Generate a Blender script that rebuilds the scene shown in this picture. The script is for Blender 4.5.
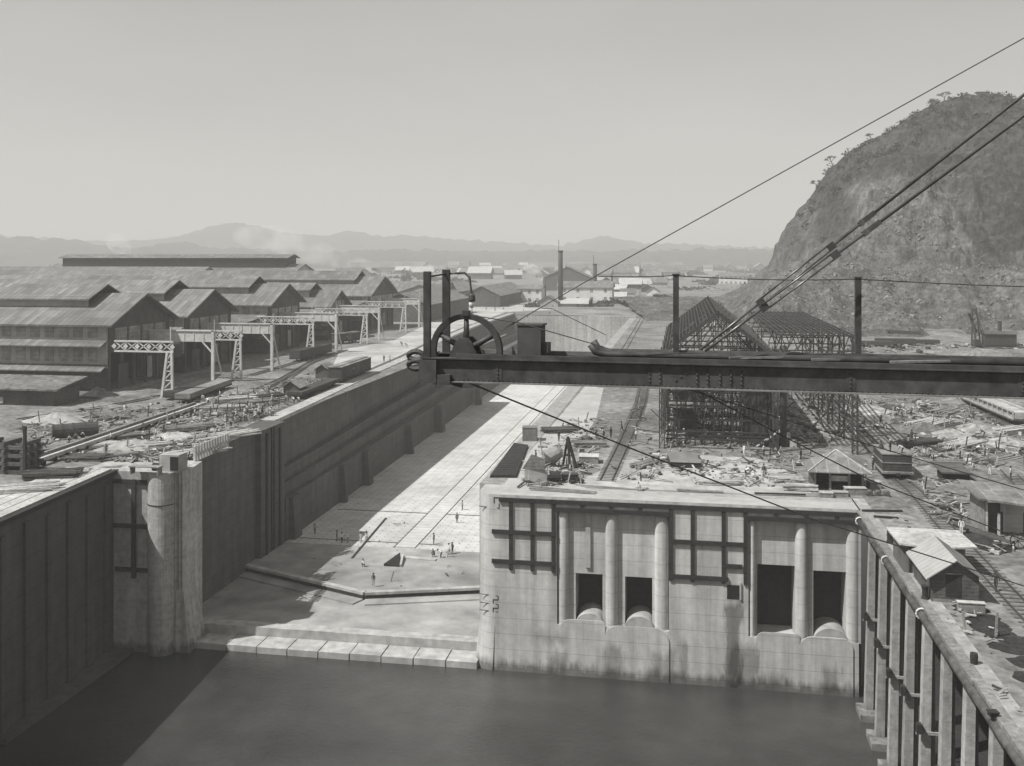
import bpy, math, random
from mathutils import Vector, noise
HAZE_D = 0.00038
R = math.radians
scn = bpy.context.scene
for o in list(bpy.data.objects): bpy.data.objects.remove(o)
COL = scn.collection
rnd = random.Random(7)
PI = math.pi

# ------------------------------------------------------------------ camera, sky, sun, exposure
FPX, YAW, CAMZ, HORY = 980.0, math.atan(172/980), 28.0, 258.0
CA, SA = math.cos(YAW), math.sin(YAW)
cd = bpy.data.cameras.new('camera'); cam = bpy.data.objects.new('camera', cd); COL.objects.link(cam)
cam.location = (0, 0, CAMZ); cam.rotation_euler = (R(90), 0, YAW)
cd.sensor_width = 36; cd.lens = FPX/1024*36; cd.shift_y = -(383-HORY)/1024
cd.clip_start = 0.5; cd.clip_end = 30000
scn.camera = cam
SUN = Vector((0.59, 0.41, -1.0)).normalized()
elev = math.asin(-SUN.z); azim = math.atan2(-SUN.x, -SUN.y)      # compass angle of the sun from +Y towards +X
w = bpy.data.worlds.new('World'); scn.world = w; w.use_nodes = True
nt = w.node_tree; nt.nodes.clear()
out = nt.nodes.new('ShaderNodeOutputWorld'); bg = nt.nodes.new('ShaderNodeBackground')
sky = nt.nodes.new('ShaderNodeTexSky'); sky.sky_type = 'NISHITA'; sky.sun_disc = False
sky.sun_elevation = elev; sky.sun_rotation = azim; sky.dust_density = 1.0; sky.air_density = 1.0; sky.ozone_density = 1.0
bw = nt.nodes.new('ShaderNodeRGBToBW'); tint = nt.nodes.new('ShaderNodeMix'); tint.data_type = 'RGBA'; tint.blend_type = 'MULTIPLY'
tint.inputs[0].default_value = 1; tint.inputs[7].default_value = (1, 0.990, 0.968, 1)
nt.links.new(sky.outputs[0], bw.inputs[0])
def wm(op, a, c):
    n = nt.nodes.new('ShaderNodeMath'); n.operation = op
    for i, v in enumerate((a, c)):
        if isinstance(v, (int, float)): n.inputs[i].default_value = v
        else: nt.links.new(v, n.inputs[i])
    return n.outputs[0]
wtc = nt.nodes.new('ShaderNodeTexCoord'); wmp = nt.nodes.new('ShaderNodeMapping'); wmp.inputs['Scale'].default_value = (1, 1, 3.5)
wn = nt.nodes.new('ShaderNodeTexNoise'); wn.inputs['Scale'].default_value = 3.2; wn.inputs['Detail'].default_value = 6
nt.links.new(wtc.outputs['Generated'], wmp.inputs[0]); nt.links.new(wmp.outputs[0], wn.inputs['Vector'])
flat = wm('MULTIPLY', wm('POWER', bw.outputs[0], 0.45), 2.45)         # thin even high cloud veils the blue
flat = wm('MULTIPLY', flat, wm('ADD', 0.84, wm('MULTIPLY', wn.outputs[0], 0.33)))
nt.links.new(flat, tint.inputs[6])
nt.links.new(tint.outputs[2], bg.inputs[0]); nt.links.new(bg.outputs[0], out.inputs[0])
bg.inputs[1].default_value = 0.078
sl = bpy.data.lights.new('sun', 'SUN'); sl.energy = 4.6; sl.angle = R(0.5); sl.color = (1, 0.992, 0.965)
so = bpy.data.objects.new('sun', sl); COL.objects.link(so); so.rotation_euler = SUN.to_track_quat('-Z', 'Y').to_euler(); so.location = (-60, -30, 120)
scn.view_settings.view_transform = 'Standard'; scn.view_settings.look = 'None'
scn.view_settings.exposure = 0.42; scn.view_settings.gamma = 1
cy = scn.cycles
try:
    cy.use_denoising = True; cy.denoiser = 'OPENIMAGEDENOISE'
except Exception: pass
cy.max_bounces = 5; cy.diffuse_bounces = 3; cy.glossy_bounces = 2; cy.volume_bounces = 1; cy.transparent_max_bounces = 8
cy.caustics_reflective = False; cy.caustics_refractive = False; cy.use_adaptive_sampling = True

# ------------------------------------------------------------------ helpers
def U(px, py, z=None, D=None, X=None, Y=None):
    """a place of the photograph on a known level, distance or plane, in world metres"""
    k = (px-512)/FPX; ux = k*CA-SA; uy = k*SA+CA
    if z is not None: D = FPX*(CAMZ-z)/(py-HORY)
    elif X is not None: D = X/ux
    elif Y is not None: D = Y/uy
    return Vector((D*ux, D*uy, CAMZ-(py-HORY)/FPX*D))
def RD(r, D):                       # right / forward offsets along the view to world x, y
    return r*CA-D*SA, r*SA+D*CA

class MB:
    def __init__(s): s.v = []; s.f = []; s.mi = []; s.m = 0
    def add(s, vs, fs):
        n = len(s.v); s.v += [tuple(v) for v in vs]; s.f += [tuple(i+n for i in f) for f in fs]; s.mi += [s.m]*len(fs); return s
    def box(s, x0, x1, y0, y1, z0, z1):
        return s.add([(x0,y0,z0),(x1,y0,z0),(x1,y1,z0),(x0,y1,z0),(x0,y0,z1),(x1,y0,z1),(x1,y1,z1),(x0,y1,z1)],
                     [(0,3,2,1),(4,5,6,7),(0,1,5,4),(1,2,6,5),(2,3,7,6),(3,0,4,7)])
    def cbox(s, c, d, rz=0, rx=0, ry=0):
        hx, hy, hz = d[0]/2, d[1]/2, d[2]/2; vs = []
        from mathutils import Euler
        e = Euler((rx, ry, rz))
        for z in (-hz, hz):
            for x, y in ((-hx,-hy),(hx,-hy),(hx,hy),(-hx,hy)):
                v = Vector((x, y, z)); v.rotate(e); vs.append(v+Vector(c))
        return s.add(vs, [(0,3,2,1),(4,5,6,7),(0,1,5,4),(1,2,6,5),(2,3,7,6),(3,0,4,7)])
    def bar(s, a, b, wd, h=None, up=(0,0,1)):
        a, b = Vector(a), Vector(b); d = (b-a)
        if d.length < 1e-6: return s
        d.normalize(); u = Vector(up)
        if abs(d.dot(u)) > 0.98: u = Vector((0,1,0))
        sx = d.cross(u).normalized(); sz = sx.cross(d); h = h or wd; vs = []
        for p in (a, b):
            for i, j in ((-1,-1),(1,-1),(1,1),(-1,1)): vs.append(p+sx*(i*wd/2)+sz*(j*h/2))
        return s.add(vs, [(0,1,2,3),(7,6,5,4),(4,5,1,0),(5,6,2,1),(6,7,3,2),(7,4,0,3)])
    def tube(s, pts, r, n=8, caps=True):
        pts = [Vector(p) for p in pts]; rs = r if isinstance(r, (list, tuple)) else [r]*len(pts)
        rings = []; up = None
        for i, p in enumerate(pts):
            d = (pts[min(i+1, len(pts)-1)]-pts[max(i-1, 0)]).normalized()
            ref = Vector((0,0,1)) if abs(d.z) < 0.95 else Vector((0,1,0))
            a = d.cross(ref).normalized(); b = a.cross(d)
            rings.append([p+(a*math.cos(2*PI*k/n)+b*math.sin(2*PI*k/n))*rs[i] for k in range(n)])
        vs = [v for g in rings for v in g]; fs = []
        for i in range(len(pts)-1):
            for k in range(n):
                k2 = (k+1) % n; fs.append((i*n+k, (i+1)*n+k, (i+1)*n+k2, i*n+k2))
        if caps: fs.append(tuple(range(n))); fs.append(tuple((len(pts)-1)*n+k for k in reversed(range(n))))
        return s.add(vs, fs)
    def prism(s, poly, z0, z1):        # poly: xy, counter-clockwise
        n = len(poly); vs = [(x, y, z0) for x, y in poly]+[(x, y, z1) for x, y in poly]
        return s.add(vs, [tuple(reversed(range(n))), tuple(range(n, 2*n))]+[(i, (i+1) % n, n+(i+1) % n, n+i) for i in range(n)])
    def prism_y(s, poly, y0, y1):      # poly: xz outline pushed along y
        n = len(poly); vs = [(x, y0, z) for x, z in poly]+[(x, y1, z) for x, z in poly]
        return s.add(vs, [tuple(range(n)), tuple(reversed(range(n, 2*n)))]+[(i, n+i, n+(i+1) % n, (i+1) % n) for i in range(n)])
    def prism_x(s, poly, x0, x1):      # poly: yz outline pushed along x
        n = len(poly); vs = [(x0, y, z) for y, z in poly]+[(x1, y, z) for y, z in poly]
        return s.add(vs, [tuple(reversed(range(n))), tuple(range(n, 2*n))]+[(i, (i+1) % n, n+(i+1) % n, n+i) for i in range(n)])
    def build(s, name, mat=None, parent=None, smooth=False):
        me = bpy.data.meshes.new(name); off = Vector((0,0,0)); p = parent
        while p is not None: off += p.location; p = p.parent
        me.from_pydata([(x-off.x, y-off.y, z-off.z) for x, y, z in s.v], [], s.f)
        for m in (mat if isinstance(mat, list) else [mat] if mat else []): me.materials.append(m)
        if isinstance(mat, list): me.polygons.foreach_set('material_index', s.mi)
        if smooth: me.polygons.foreach_set('use_smooth', [True]*len(me.polygons))
        me.update(); o = bpy.data.objects.new(name, me); COL.objects.link(o)
        if parent is not None: o.parent = parent
        return o

def tag(o, label=None, cat=None, group=None, kind=None):
    if label: o['label'] = label
    if cat: o['category'] = cat
    if group: o['group'] = group
    if kind: o['kind'] = kind
    return o
def thing(name, label, cat, loc=(0,0,0), group=None):
    o = bpy.data.objects.new(name, None); o.empty_display_size = 0.2; COL.objects.link(o); o.location = loc
    return tag(o, label, cat, group)
def struct(o): o['kind'] = 'structure'; return o
KIDS = {}
def copy_thing(src, loc, rz=None, label=None, group=None):
    c = src.copy(); COL.objects.link(c); c.location = loc
    if rz is not None: c.rotation_euler = (0, 0, rz)
    if label: c['label'] = label
    if group: c['group'] = group
    for ch in [o for o in COL.objects if o.parent == src]:
        d = ch.copy(); COL.objects.link(d); d.parent = c
        for g in [o for o in COL.objects if o.parent == ch]:
            e = g.copy(); COL.objects.link(e); e.parent = d
    return c

# ------------------------------------------------------------------ materials (all greys of one faded print)
TINT = (1.0, 0.991, 0.962)
def M(name, base, var=0.35, scale=0.6, big=0.05, bigvar=0.25, rough=0.9, bump=0.0, bscale=3.0, stretch=(1,1,1), rows=(), streak=0, stain=None, dots=None, metal=0, spec=0.3, sheets=None):
    m = bpy.data.materials.new(name); m.use_nodes = True; t = m.node_tree; N = t.nodes; L = t.links
    b = N['Principled BSDF']; b.inputs['Roughness'].default_value = rough; b.inputs['Metallic'].default_value = metal
    b.inputs['Specular IOR Level'].default_value = spec
    g = N.new('ShaderNodeNewGeometry')
    def mth(op, a, c=None, d=None):
        n = N.new('ShaderNodeMath'); n.operation = op
        for i, v in enumerate((a, c, d)):
            if v is None: continue
            if isinstance(v, (int, float)): n.inputs[i].default_value = v
            else: L.new(v, n.inputs[i])
        return n.outputs[0]
    def nz(sc, st=(1,1,1), det=5, ro=0.6):
        mp = N.new('ShaderNodeMapping'); mp.inputs['Scale'].default_value = st; L.new(g.outputs['Position'], mp.inputs[0])
        n = N.new('ShaderNodeTexNoise'); n.inputs['Scale'].default_value = sc; n.inputs['Detail'].default_value = det; n.inputs['Roughness'].default_value = ro
        L.new(mp.outputs[0], n.inputs['Vector']); return n.outputs[0]
    def mr(v, a, c, lo, hi):
        n = N.new('ShaderNodeMapRange'); L.new(v, n.inputs[0])
        for i, q in enumerate((a, c, lo, hi)): n.inputs[i+1].default_value = q
        return n.outputs[0]
    f = mr(nz(scale, stretch), 0.3, 0.7, 1-var, 1+var)
    f = mth('MULTIPLY', f, mr(nz(big, stretch, 3), 0.3, 0.7, 1-bigvar, 1+bigvar))
    sp = N.new('ShaderNodeSeparateXYZ'); L.new(g.outputs['Position'], sp.inputs[0])
    for ax, per, wid, fac in rows:
        v = mth('FRACT', mth('DIVIDE', sp.outputs['XYZ'.index(ax)], per))
        on = mth('LESS_THAN', v, wid/per); f = mth('MULTIPLY', f, mth('ADD', 1, mth('MULTIPLY', on, fac-1)))
    if sheets:                                                    # single sheets of the covering differ in age and tone
        sx_, sy_, amt = sheets; c_ = N.new('ShaderNodeCombineXYZ'); wn_ = N.new('ShaderNodeTexWhiteNoise'); wn_.noise_dimensions = '2D'
        L.new(mth('FLOOR', mth('DIVIDE', sp.outputs[0], sx_)), c_.inputs[0]); L.new(mth('FLOOR', mth('DIVIDE', sp.outputs[1], sy_)), c_.inputs[1]); L.new(c_.outputs[0], wn_.inputs['Vector'])
        f = mth('MULTIPLY', f, mr(mth('POWER', wn_.outputs['Value'], 2.0), 0, 1, 1-amt*0.6, 1+amt))
    if streak:
        f = mth('MULTIPLY', f, mr(nz(0.8, (1,1,0.06), 4), 0.35, 0.7, 1+streak*0.4, 1-streak))
    if dots:
        px_, py_, r_, fac = dots
        a = mth('ABSOLUTE', mth('SUBTRACT', mth('FRACT', mth('DIVIDE', sp.outputs[0], px_)), 0.5))
        c = mth('ABSOLUTE', mth('SUBTRACT', mth('FRACT', mth('DIVIDE', sp.outputs[1], py_)), 0.5))
        on = mth('MULTIPLY', mth('LESS_THAN', a, r_/px_), mth('LESS_THAN', c, r_*1.6/py_))
        f = mth('MULTIPLY', f, mth('SUBTRACT', 1, mth('MULTIPLY', on, 1-fac)))
    if stain:                                                     # seepage streaks with a shape of their own
        for (x0, x1, z0, z1, fac) in stain:
            wob = mr(nz(1.1, (1,1,0.25), 4), 0.2, 0.8, -0.9, 0.9)
            X = mth('ADD', sp.outputs[0], wob); Z = mth('ADD', sp.outputs[2], wob)
            on = mth('MULTIPLY', mth('MULTIPLY', mr(X, x0-0.3, x0+0.3, 0, 1), mr(X, x1-0.3, x1+0.3, 1, 0)),
                     mth('MULTIPLY', mr(Z, z0-0.5, z0+0.5, 0, 1), mr(Z, z1-0.5, z1+0.5, 1, 0)))
            f = mth('MULTIPLY', f, mth('SUBTRACT', 1, mth('MULTIPLY', on, 1-fac)))
    cm = N.new('ShaderNodeCombineXYZ')
    for i in range(3): L.new(mth('MULTIPLY', f, base*TINT[i]), cm.inputs[i])
    L.new(cm.outputs[0], b.inputs['Base Color'])
    if bump:
        bp = N.new('ShaderNodeBump'); bp.inputs['Strength'].default_value = bump; bp.inputs['Distance'].default_value = 0.3
        L.new(nz(bscale, stretch, 6), bp.inputs['Height']); L.new(bp.outputs[0], b.inputs['Normal'])
    return m

CONC = M('concrete', 0.36, 0.25, 1.4, 0.12, 0.16, 0.9, 0.15, 4, rows=(('Z',1.83,0.07,0.80),('X',2.4,0.06,0.93),('Y',4.6,0.08,0.9)), streak=0.3, stain=[(-90,60,-23,-19.8,0.45)])
CONCBLOCK = M('block_concrete', 0.47, 0.10, 1.4, 0.16, 0.14, 0.9, 0.06, 5, rows=(('Z',1.83,0.08,0.74),('Z',0.31,0.035,0.93),('X',2.9,0.05,0.86)), streak=0.3,
    stain=[(-40,40,-22,-19.7,0.33),(-9,-7,-22,-17,0.6),(-4,-1.2,-22,-17.5,0.62),(-15.5,-13.8,-22,-18.5,0.6),(8.5,11,-22,-18.8,0.7),(4.6,6.4,-21,-11.2,0.42),(5.4,8.2,-21,-15.9,0.5),(-0.5,0.6,-21,-16,0.6),(15.2,17.2,-21,-17.5,0.55),(-17.5,-13.5,-17.2,-16.2,0.7)])
CONCSHADE = M('shaded_concrete', 0.085, 0.18, 0.5, 0.08, 0.2, 0.9, 0.15, 3, rows=(('Z',1.83,0.10,0.72),('Y',4.6,0.14,0.8)), streak=0.2)  # dark copy of the concrete: the walls' shade is put into its colour
FLOORC = M('dock_floor_concrete', 0.46, 0.14, 0.4, 0.05, 0.16, 0.9, 0.05, 3, dots=(1.45,1.7,0.14,0.58), rows=(('Y',36,0.35,0.85),))
SILLC = M('sill_concrete', 0.26, 0.3, 0.25, 0.07, 0.35, 0.9, 0.1, 3)
SLABC = M('slab_concrete', 0.37, 0.2, 0.8, 0.2, 0.15, 0.9, 0.1, 3, streak=0.15)
GROUND = M('yard_earth', 0.18, 0.5, 0.8, 0.05, 0.4, 1, 0.6, 1.5)
SAND = M('sand', 0.34, 0.3, 0.5, 0.06, 0.25, 1, 0.4, 2)
STEEL = M('dark_steel', 0.05, 0.45, 2.5, 0.3, 0.2, 0.6, 0.05, 20, spec=0.4)
FRAMEST = M('frame_steel', 0.045, 0.2, 1, 0.1, 0.2, 0.7)
TIMBER = M('tarred_timber', 0.028, 0.3, 2, 0.3, 0.2, 0.9, 0.2, 8)
WOOD = M('weathered_wood', 0.20, 0.35, 2.5, 0.2, 0.3, 0.9, 0.2, 6)
DECKWOOD = M('deck_planks', 0.21, 0.35, 2.0, 0.2, 0.3, 0.9, 0.2, 6, rows=(('Y',2.4,0.12,0.6),))
PALEWOOD = M('pale_boards', 0.40, 0.3, 2.5, 0.2, 0.25, 0.9, 0.2, 6)
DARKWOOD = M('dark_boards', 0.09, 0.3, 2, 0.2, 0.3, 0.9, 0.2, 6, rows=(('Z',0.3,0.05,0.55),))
WHITEST = M('white_painted_steel', 0.52, 0.2, 1, 0.1, 0.15, 0.7)
ROOF = M('corrugated_roof', 0.16, 0.2, 0.5, 0.06, 0.22, 0.7, 0, rows=(('X',1.2,0.28,0.78),('Y',2.9,0.2,0.82)), stretch=(1,0.3,1), sheets=(1.2,2.9,0.28))
ROOFPALE = M('pale_sheet_roof', 0.42, 0.12, 1.2, 0.2, 0.12, 0.6, 0, rows=(('X',0.5,0.1,0.7),))
ROOFHUT = M('felted_roof', 0.18, 0.3, 1.4, 0.2, 0.25, 0.8, 0, rows=(('X',1.3,0.12,1.35),), sheets=(1.3,2.0,0.2))
ROOFOLD = M('rusted_sheet_roof', 0.15, 0.55, 0.9, 0.3, 0.3, 0.8, 0, rows=(('X',0.9,0.1,0.7),))
SIDING = M('workshop_siding', 0.34, 0.15, 0.8, 0.1, 0.2, 0.9, rows=(('Z',0.5,0.06,0.85),('X',3.2,0.15,1.25)))
PALESIDE = M('pale_siding', 0.32, 0.15, 0.8, 0.1, 0.2, 0.9, rows=(('Z',0.5,0.06,0.85),))
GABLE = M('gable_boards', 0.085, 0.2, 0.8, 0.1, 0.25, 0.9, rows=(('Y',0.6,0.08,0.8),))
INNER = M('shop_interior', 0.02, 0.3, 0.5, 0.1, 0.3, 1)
PANE = M('dusty_pane', 0.20, 0.3, 0.8, 0.2, 0.3, 0.4, rows=(('Z',0.8,0.08,1.5),))
WHITEW = M('whitewash', 0.62, 0.1, 0.6, 0.1, 0.1, 0.9)
DARKLOG = M('wet_log', 0.075, 0.4, 1.2, 0.3, 0.3, 0.8, 0.3, 5)
RAIL = M('rail_steel', 0.06, 0.2, 1, 0.1, 0.2, 0.5)
SLEEPER = M('sleepers', 0.13, 0.4, 1.5, 0.1, 0.3, 1)
RUBBLE = M('rubble', 0.26, 0.6, 0.8, 0.1, 0.3, 1)
CLOTHW = M('white_cotton', 0.6, 0.15, 4); CLOTHG = M('grey_cotton', 0.25, 0.2, 4); CLOTHD = M('dark_cloth', 0.05, 0.2, 4)
SKIN = M('skin', 0.11, 0.1, 6)
FOLI = M('foliage', 0.055, 0.5, 0.6, 0.1, 0.3, 0.9)
BARK = M('bark', 0.09, 0.3, 3)
HILLFAR = M('far_hill', 0.045, 0.3, 0.01, 0.002, 0.3, 1)
LAMPGL = M('lamp_globe', 0.6, 0.05, 3, rough=0.2)

# water
def water_mat():
    m = M('dock_water', 0.036, 0.16, 0.3, 0.06, 0.45, 0.05, 0.0, spec=0.9)
    t = m.node_tree; b = t.nodes['Principled BSDF']; g = t.nodes.new('ShaderNodeNewGeometry')
    n = t.nodes.new('ShaderNodeTexNoise'); n.inputs['Scale'].default_value = 1.3; n.inputs['Detail'].default_value = 8; n.inputs['Roughness'].default_value = 0.7
    bp = t.nodes.new('ShaderNodeBump'); bp.inputs['Strength'].default_value = 0.4; bp.inputs['Distance'].default_value = 0.25
    t.links.new(g.outputs['Position'], n.inputs['Vector']); t.links.new(n.outputs[0], bp.inputs['Height']); t.links.new(bp.outputs[0], b.inputs['Normal'])
    return m
WATER = water_mat()

# ------------------------------------------------------------------ levels
ZL, ZR, ZF, ZS, ZW = 1.5, 0.0, -18.0, -19.0, -20.8       # left yard, right yard, dock floor, gate recess, water
coping = [(-64.6,118),(-64.6,141),(-63.7,141.3),(-63.7,150),(-65.6,150.3),(-66.6,171),(-69.5,213),(-71.5,252),(-76.5,310),(-80,380),(-80,462)]

# ------------------------------------------------------------------ ground, water, floors
g = MB()
def ngon(pts): g.add(pts, [tuple(range(len(pts)))])
# left yard, flat
pc = [(-70,112.0),(-62.2,112.0),(-61.2,113.2),(-61.9,117.6),(-64.6,118)]+coping[1:]
for i in range(len(pc)-1):
    (x0, y0), (x1, y1) = pc[i], pc[i+1]
    if y1 > y0+0.01: g.add([(-3000,y0,ZL),(x0,y0,ZL),(x1,y1,ZL),(-3000,y1,ZL)], [(0,1,2,3)])
# yard along the approach wall, towards the camera
g.add([(-3000,40,ZL),(-64,40,ZL),(-67.8,88,ZL),(-70,112,ZL),(-3000,112,ZL)], [(0,1,2,3,4)])
# beyond the head of the dock and out to the horizon
g.add([(-3000,462,ZL),(-80,462,ZL),(-25,462,0.2),(-22,462,0),(7000,462,0),(7000,9000,0),(-9000,9000,ZL),(-9000,462,ZL)], [(0,1,2,3,4,5,6,7)])
g.add([(-9000,40,ZL),(-3000,40,ZL),(-3000,462,ZL),(-9000,462,ZL)], [(0,1,2,3)])
# right yard
g.add([(-22,119,0),(19.2,119,0),(7000,119,0),(7000,462,0),(-22,462,0)], [(0,1,2,3,4)])
g.add([(20.6,-60,0),(7000,-60,0),(7000,119,0),(20.6,119,0)], [(0,1,2,3)])
struct(g.build('ground', GROUND))
struct(MB().add([(-110,-80,ZW),(60,-80,ZW),(60,117,ZW),(-110,117,ZW)], [(0,1,2,3)]).build('water', WATER))
# dock floor behind the mitre sill
mv = [U(262,566,z=ZF), U(365,592,z=ZF), U(472,582,z=ZF)]
mv = [(-66.5, mv[0].y+1.0), (mv[1].x, mv[1].y), (-24.5, mv[2].y-0.6)]
fl = MB(); fl.prism([mv[0], mv[1], mv[2], (-24.5,150), (-66.5,150)], ZF-2, ZF-0.004)
struct(fl.build('dock_floor_apron', SILLC))
fl = MB(); fl.add([(-66.5,150,ZF),(-24.5,150,ZF),(-24.5,462,ZF),(-84,462,ZF)], [(0,1,2,3)])
struct(fl.build('dock_floor', FLOORC))
sl_ = MB(); sl_.box(-66.5,-24.4,118.4,140,-24,ZS)
struct(sl_.build('gate_recess_floor', SILLC))
# ------------------------------------------------------------------ dock walls
t = thing('dock_wall', 'long shaded concrete side wall of the dry dock with stepped altars', 'dock wall', (-64,141,0))
def ribbon(b, pts, z0, z1, back=6.0, dz=0):
    """upright wall following a plan line, facing +x"""
    n = len(pts)
    for i in range(n-1):
        (x0,y0),(x1,y1) = pts[i], pts[i+1]
        b.add([(x0,y0,z0),(x1,y1,z0),(x1,y1,z1),(x0,y0,z1),(x0-back,y0,z0),(x1-back,y1,z0),(x1-back,y1,z1),(x0-back,y0,z1)],
              [(0,1,2,3),(3,2,6,7),(0,3,7,4),(1,5,6,2),(4,7,6,5)])
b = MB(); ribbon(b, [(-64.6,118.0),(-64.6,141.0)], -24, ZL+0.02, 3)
b.build('recess_wall', CONCSHADE, t)
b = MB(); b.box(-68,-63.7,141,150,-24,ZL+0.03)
b.build('buttress', CONCSHADE, t)
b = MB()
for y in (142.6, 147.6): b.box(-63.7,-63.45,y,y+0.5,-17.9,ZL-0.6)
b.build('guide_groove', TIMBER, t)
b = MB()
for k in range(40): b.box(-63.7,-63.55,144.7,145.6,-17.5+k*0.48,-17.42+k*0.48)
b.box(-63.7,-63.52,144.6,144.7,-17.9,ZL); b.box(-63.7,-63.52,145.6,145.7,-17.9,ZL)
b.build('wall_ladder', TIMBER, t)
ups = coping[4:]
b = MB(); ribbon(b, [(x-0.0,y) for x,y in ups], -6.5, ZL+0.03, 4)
b.build('upper_wall', CONCSHADE, t)
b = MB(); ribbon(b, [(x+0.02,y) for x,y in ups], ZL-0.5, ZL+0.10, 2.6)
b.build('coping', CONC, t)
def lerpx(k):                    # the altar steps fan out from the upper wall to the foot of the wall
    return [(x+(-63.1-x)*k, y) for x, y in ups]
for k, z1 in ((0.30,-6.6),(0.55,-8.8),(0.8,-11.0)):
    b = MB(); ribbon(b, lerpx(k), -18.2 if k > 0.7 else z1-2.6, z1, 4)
    b.build('altar', CONCSHADE, t)
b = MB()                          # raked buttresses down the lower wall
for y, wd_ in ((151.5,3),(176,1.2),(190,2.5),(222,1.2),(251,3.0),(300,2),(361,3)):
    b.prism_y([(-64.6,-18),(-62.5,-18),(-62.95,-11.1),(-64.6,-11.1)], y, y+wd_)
b.build('buttress', CONCSHADE, t)
b = MB(); b.box(-84,-22,462,466,-20,0.6)
hw = b.build('head_wall', CONC); tag(hw, 'sunlit concrete end wall closing the far head of the dock', 'dock wall')
b = MB(); b.box(-25,-22,119.2,461.9,-20,0.03)
tag(b.build('dock_wall', CONC), 'concrete side wall of the dry dock under the steel frame yard', 'dock wall')

# pier at the left of the entrance: flat face, half round nose, gate groove, flared foot
t = thing('entrance_pier', 'left concrete entrance pier with rounded nose and one lit triangle', 'pier', (-66,113,0))
b = MB(); b.box(-74,-65.2,111.6,119,-24,ZL+0.02); b.build('pier_body', CONC, t)
nose = [(-63.75+1.6*math.cos(a), 111.9-1.3*math.sin(a)) for a in [PI*k/14 for k in range(15)]]
b = MB(); b.prism([(-65.35,118.9)]+list(reversed([(x,y) for x,y in nose]))+[(-62.15,118.9)], -24, ZL+0.03)
b.build('pier_nose', CONC, t)
b = MB(); b.prism([(-62.1,118.95),(-62.1,112.3),(-61.8,112.9),(-61.65,112.45),(-61.35,112.9),(-61.2,112.5),(-61.0,113.2),(-61.2,115.6),(-61.9,118.95)], -24, ZL+0.03)
b.build('gate_quoin', CONC, t)
b = MB(); b.add([(-62.0,112.2,-20.9),(-60.2,112.2,-20.9),(-60.0,116.6,-20.9),(-62.0,116.6,-20.9),(-62.0,112.35,-13.2),(-61.1,112.55,-13.2),(-61.1,115.7,-13.2),(-62.0,115.7,-13.2)],
                [(0,3,2,1),(4,5,6,7),(0,1,5,4),(1,2,6,5),(2,3,7,6),(3,0,4,7)])
b.build('flared_foot', CONC, t)
b = MB(); b.tube([(-63.75+1.64*math.cos(a), 111.9-1.34*math.sin(a), -2.35) for a in [PI*k/10 for k in range(11)]], 0.06, 6)
b.build('band', TIMBER, t)
t = thing('timber_fender', 'dark timber fender cross bolted to the left entrance pier', 'fender', (-68,111.4,0))
for (x0,x1,z) in ((-71.0,-65.4,0.3),(-70.0,-65.0,-5.2),(-69.6,-65.0,-10.6)):
    b = MB(); b.box(x0,x1,111.3,111.5,z-0.25,z+0.25); b.build('waling', TIMBER, t)
b = MB(); b.box(-67.3,-66.75,111.15,111.4,-11.6,0.6); b.build('fender_post', TIMBER, t)

# approach wall, left foreground
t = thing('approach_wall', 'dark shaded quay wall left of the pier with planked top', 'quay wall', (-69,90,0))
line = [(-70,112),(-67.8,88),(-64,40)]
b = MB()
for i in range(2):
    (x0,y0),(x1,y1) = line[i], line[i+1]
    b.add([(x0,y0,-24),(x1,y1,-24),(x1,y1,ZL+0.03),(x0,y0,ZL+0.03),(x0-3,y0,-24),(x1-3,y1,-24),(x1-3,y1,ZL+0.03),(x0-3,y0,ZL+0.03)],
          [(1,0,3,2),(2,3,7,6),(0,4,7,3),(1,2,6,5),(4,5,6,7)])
b.build('wall_face', CONCSHADE, t)
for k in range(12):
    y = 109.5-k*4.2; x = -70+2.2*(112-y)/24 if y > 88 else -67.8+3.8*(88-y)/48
    b = MB(); b.box(x-0.1,x+0.3,y-0.4,y+0.4,-22,ZL-1.2-0.4*(k % 2)); b.build('buttress', CONCSHADE, t)
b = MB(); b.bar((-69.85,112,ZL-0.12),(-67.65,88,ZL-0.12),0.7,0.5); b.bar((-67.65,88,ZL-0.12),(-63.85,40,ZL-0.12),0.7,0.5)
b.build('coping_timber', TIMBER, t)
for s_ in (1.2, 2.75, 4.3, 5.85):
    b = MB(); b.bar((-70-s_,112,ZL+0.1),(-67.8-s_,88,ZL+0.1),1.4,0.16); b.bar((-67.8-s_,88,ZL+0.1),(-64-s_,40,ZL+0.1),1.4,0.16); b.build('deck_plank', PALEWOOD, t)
b = MB(); b.box(-69.8,-67.0,88,111.3,-24,-20.2); b.build('footing', CONCSHADE, t)

# stepped sill in front of the gate recess
t = thing('entrance_sill', 'stepped pale concrete sill between the pier and the block', 'sill', (-45,116,-20))
b = MB(); b.box(-63.2,-24.4,117.2,119.0,-24,ZS+0.05); b.build('upper_step', SLABC, t)
x = -64.0
while x < -25:
    b = MB(); x1 = min(x+3.95, -24.2)
    b.box(x+0.05,x1-0.05,113.7+0.2*rnd.random(),117.15,-24,-20.05+0.05*rnd.random()); b.build('slab', SLABC, t); x += 4.0
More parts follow.
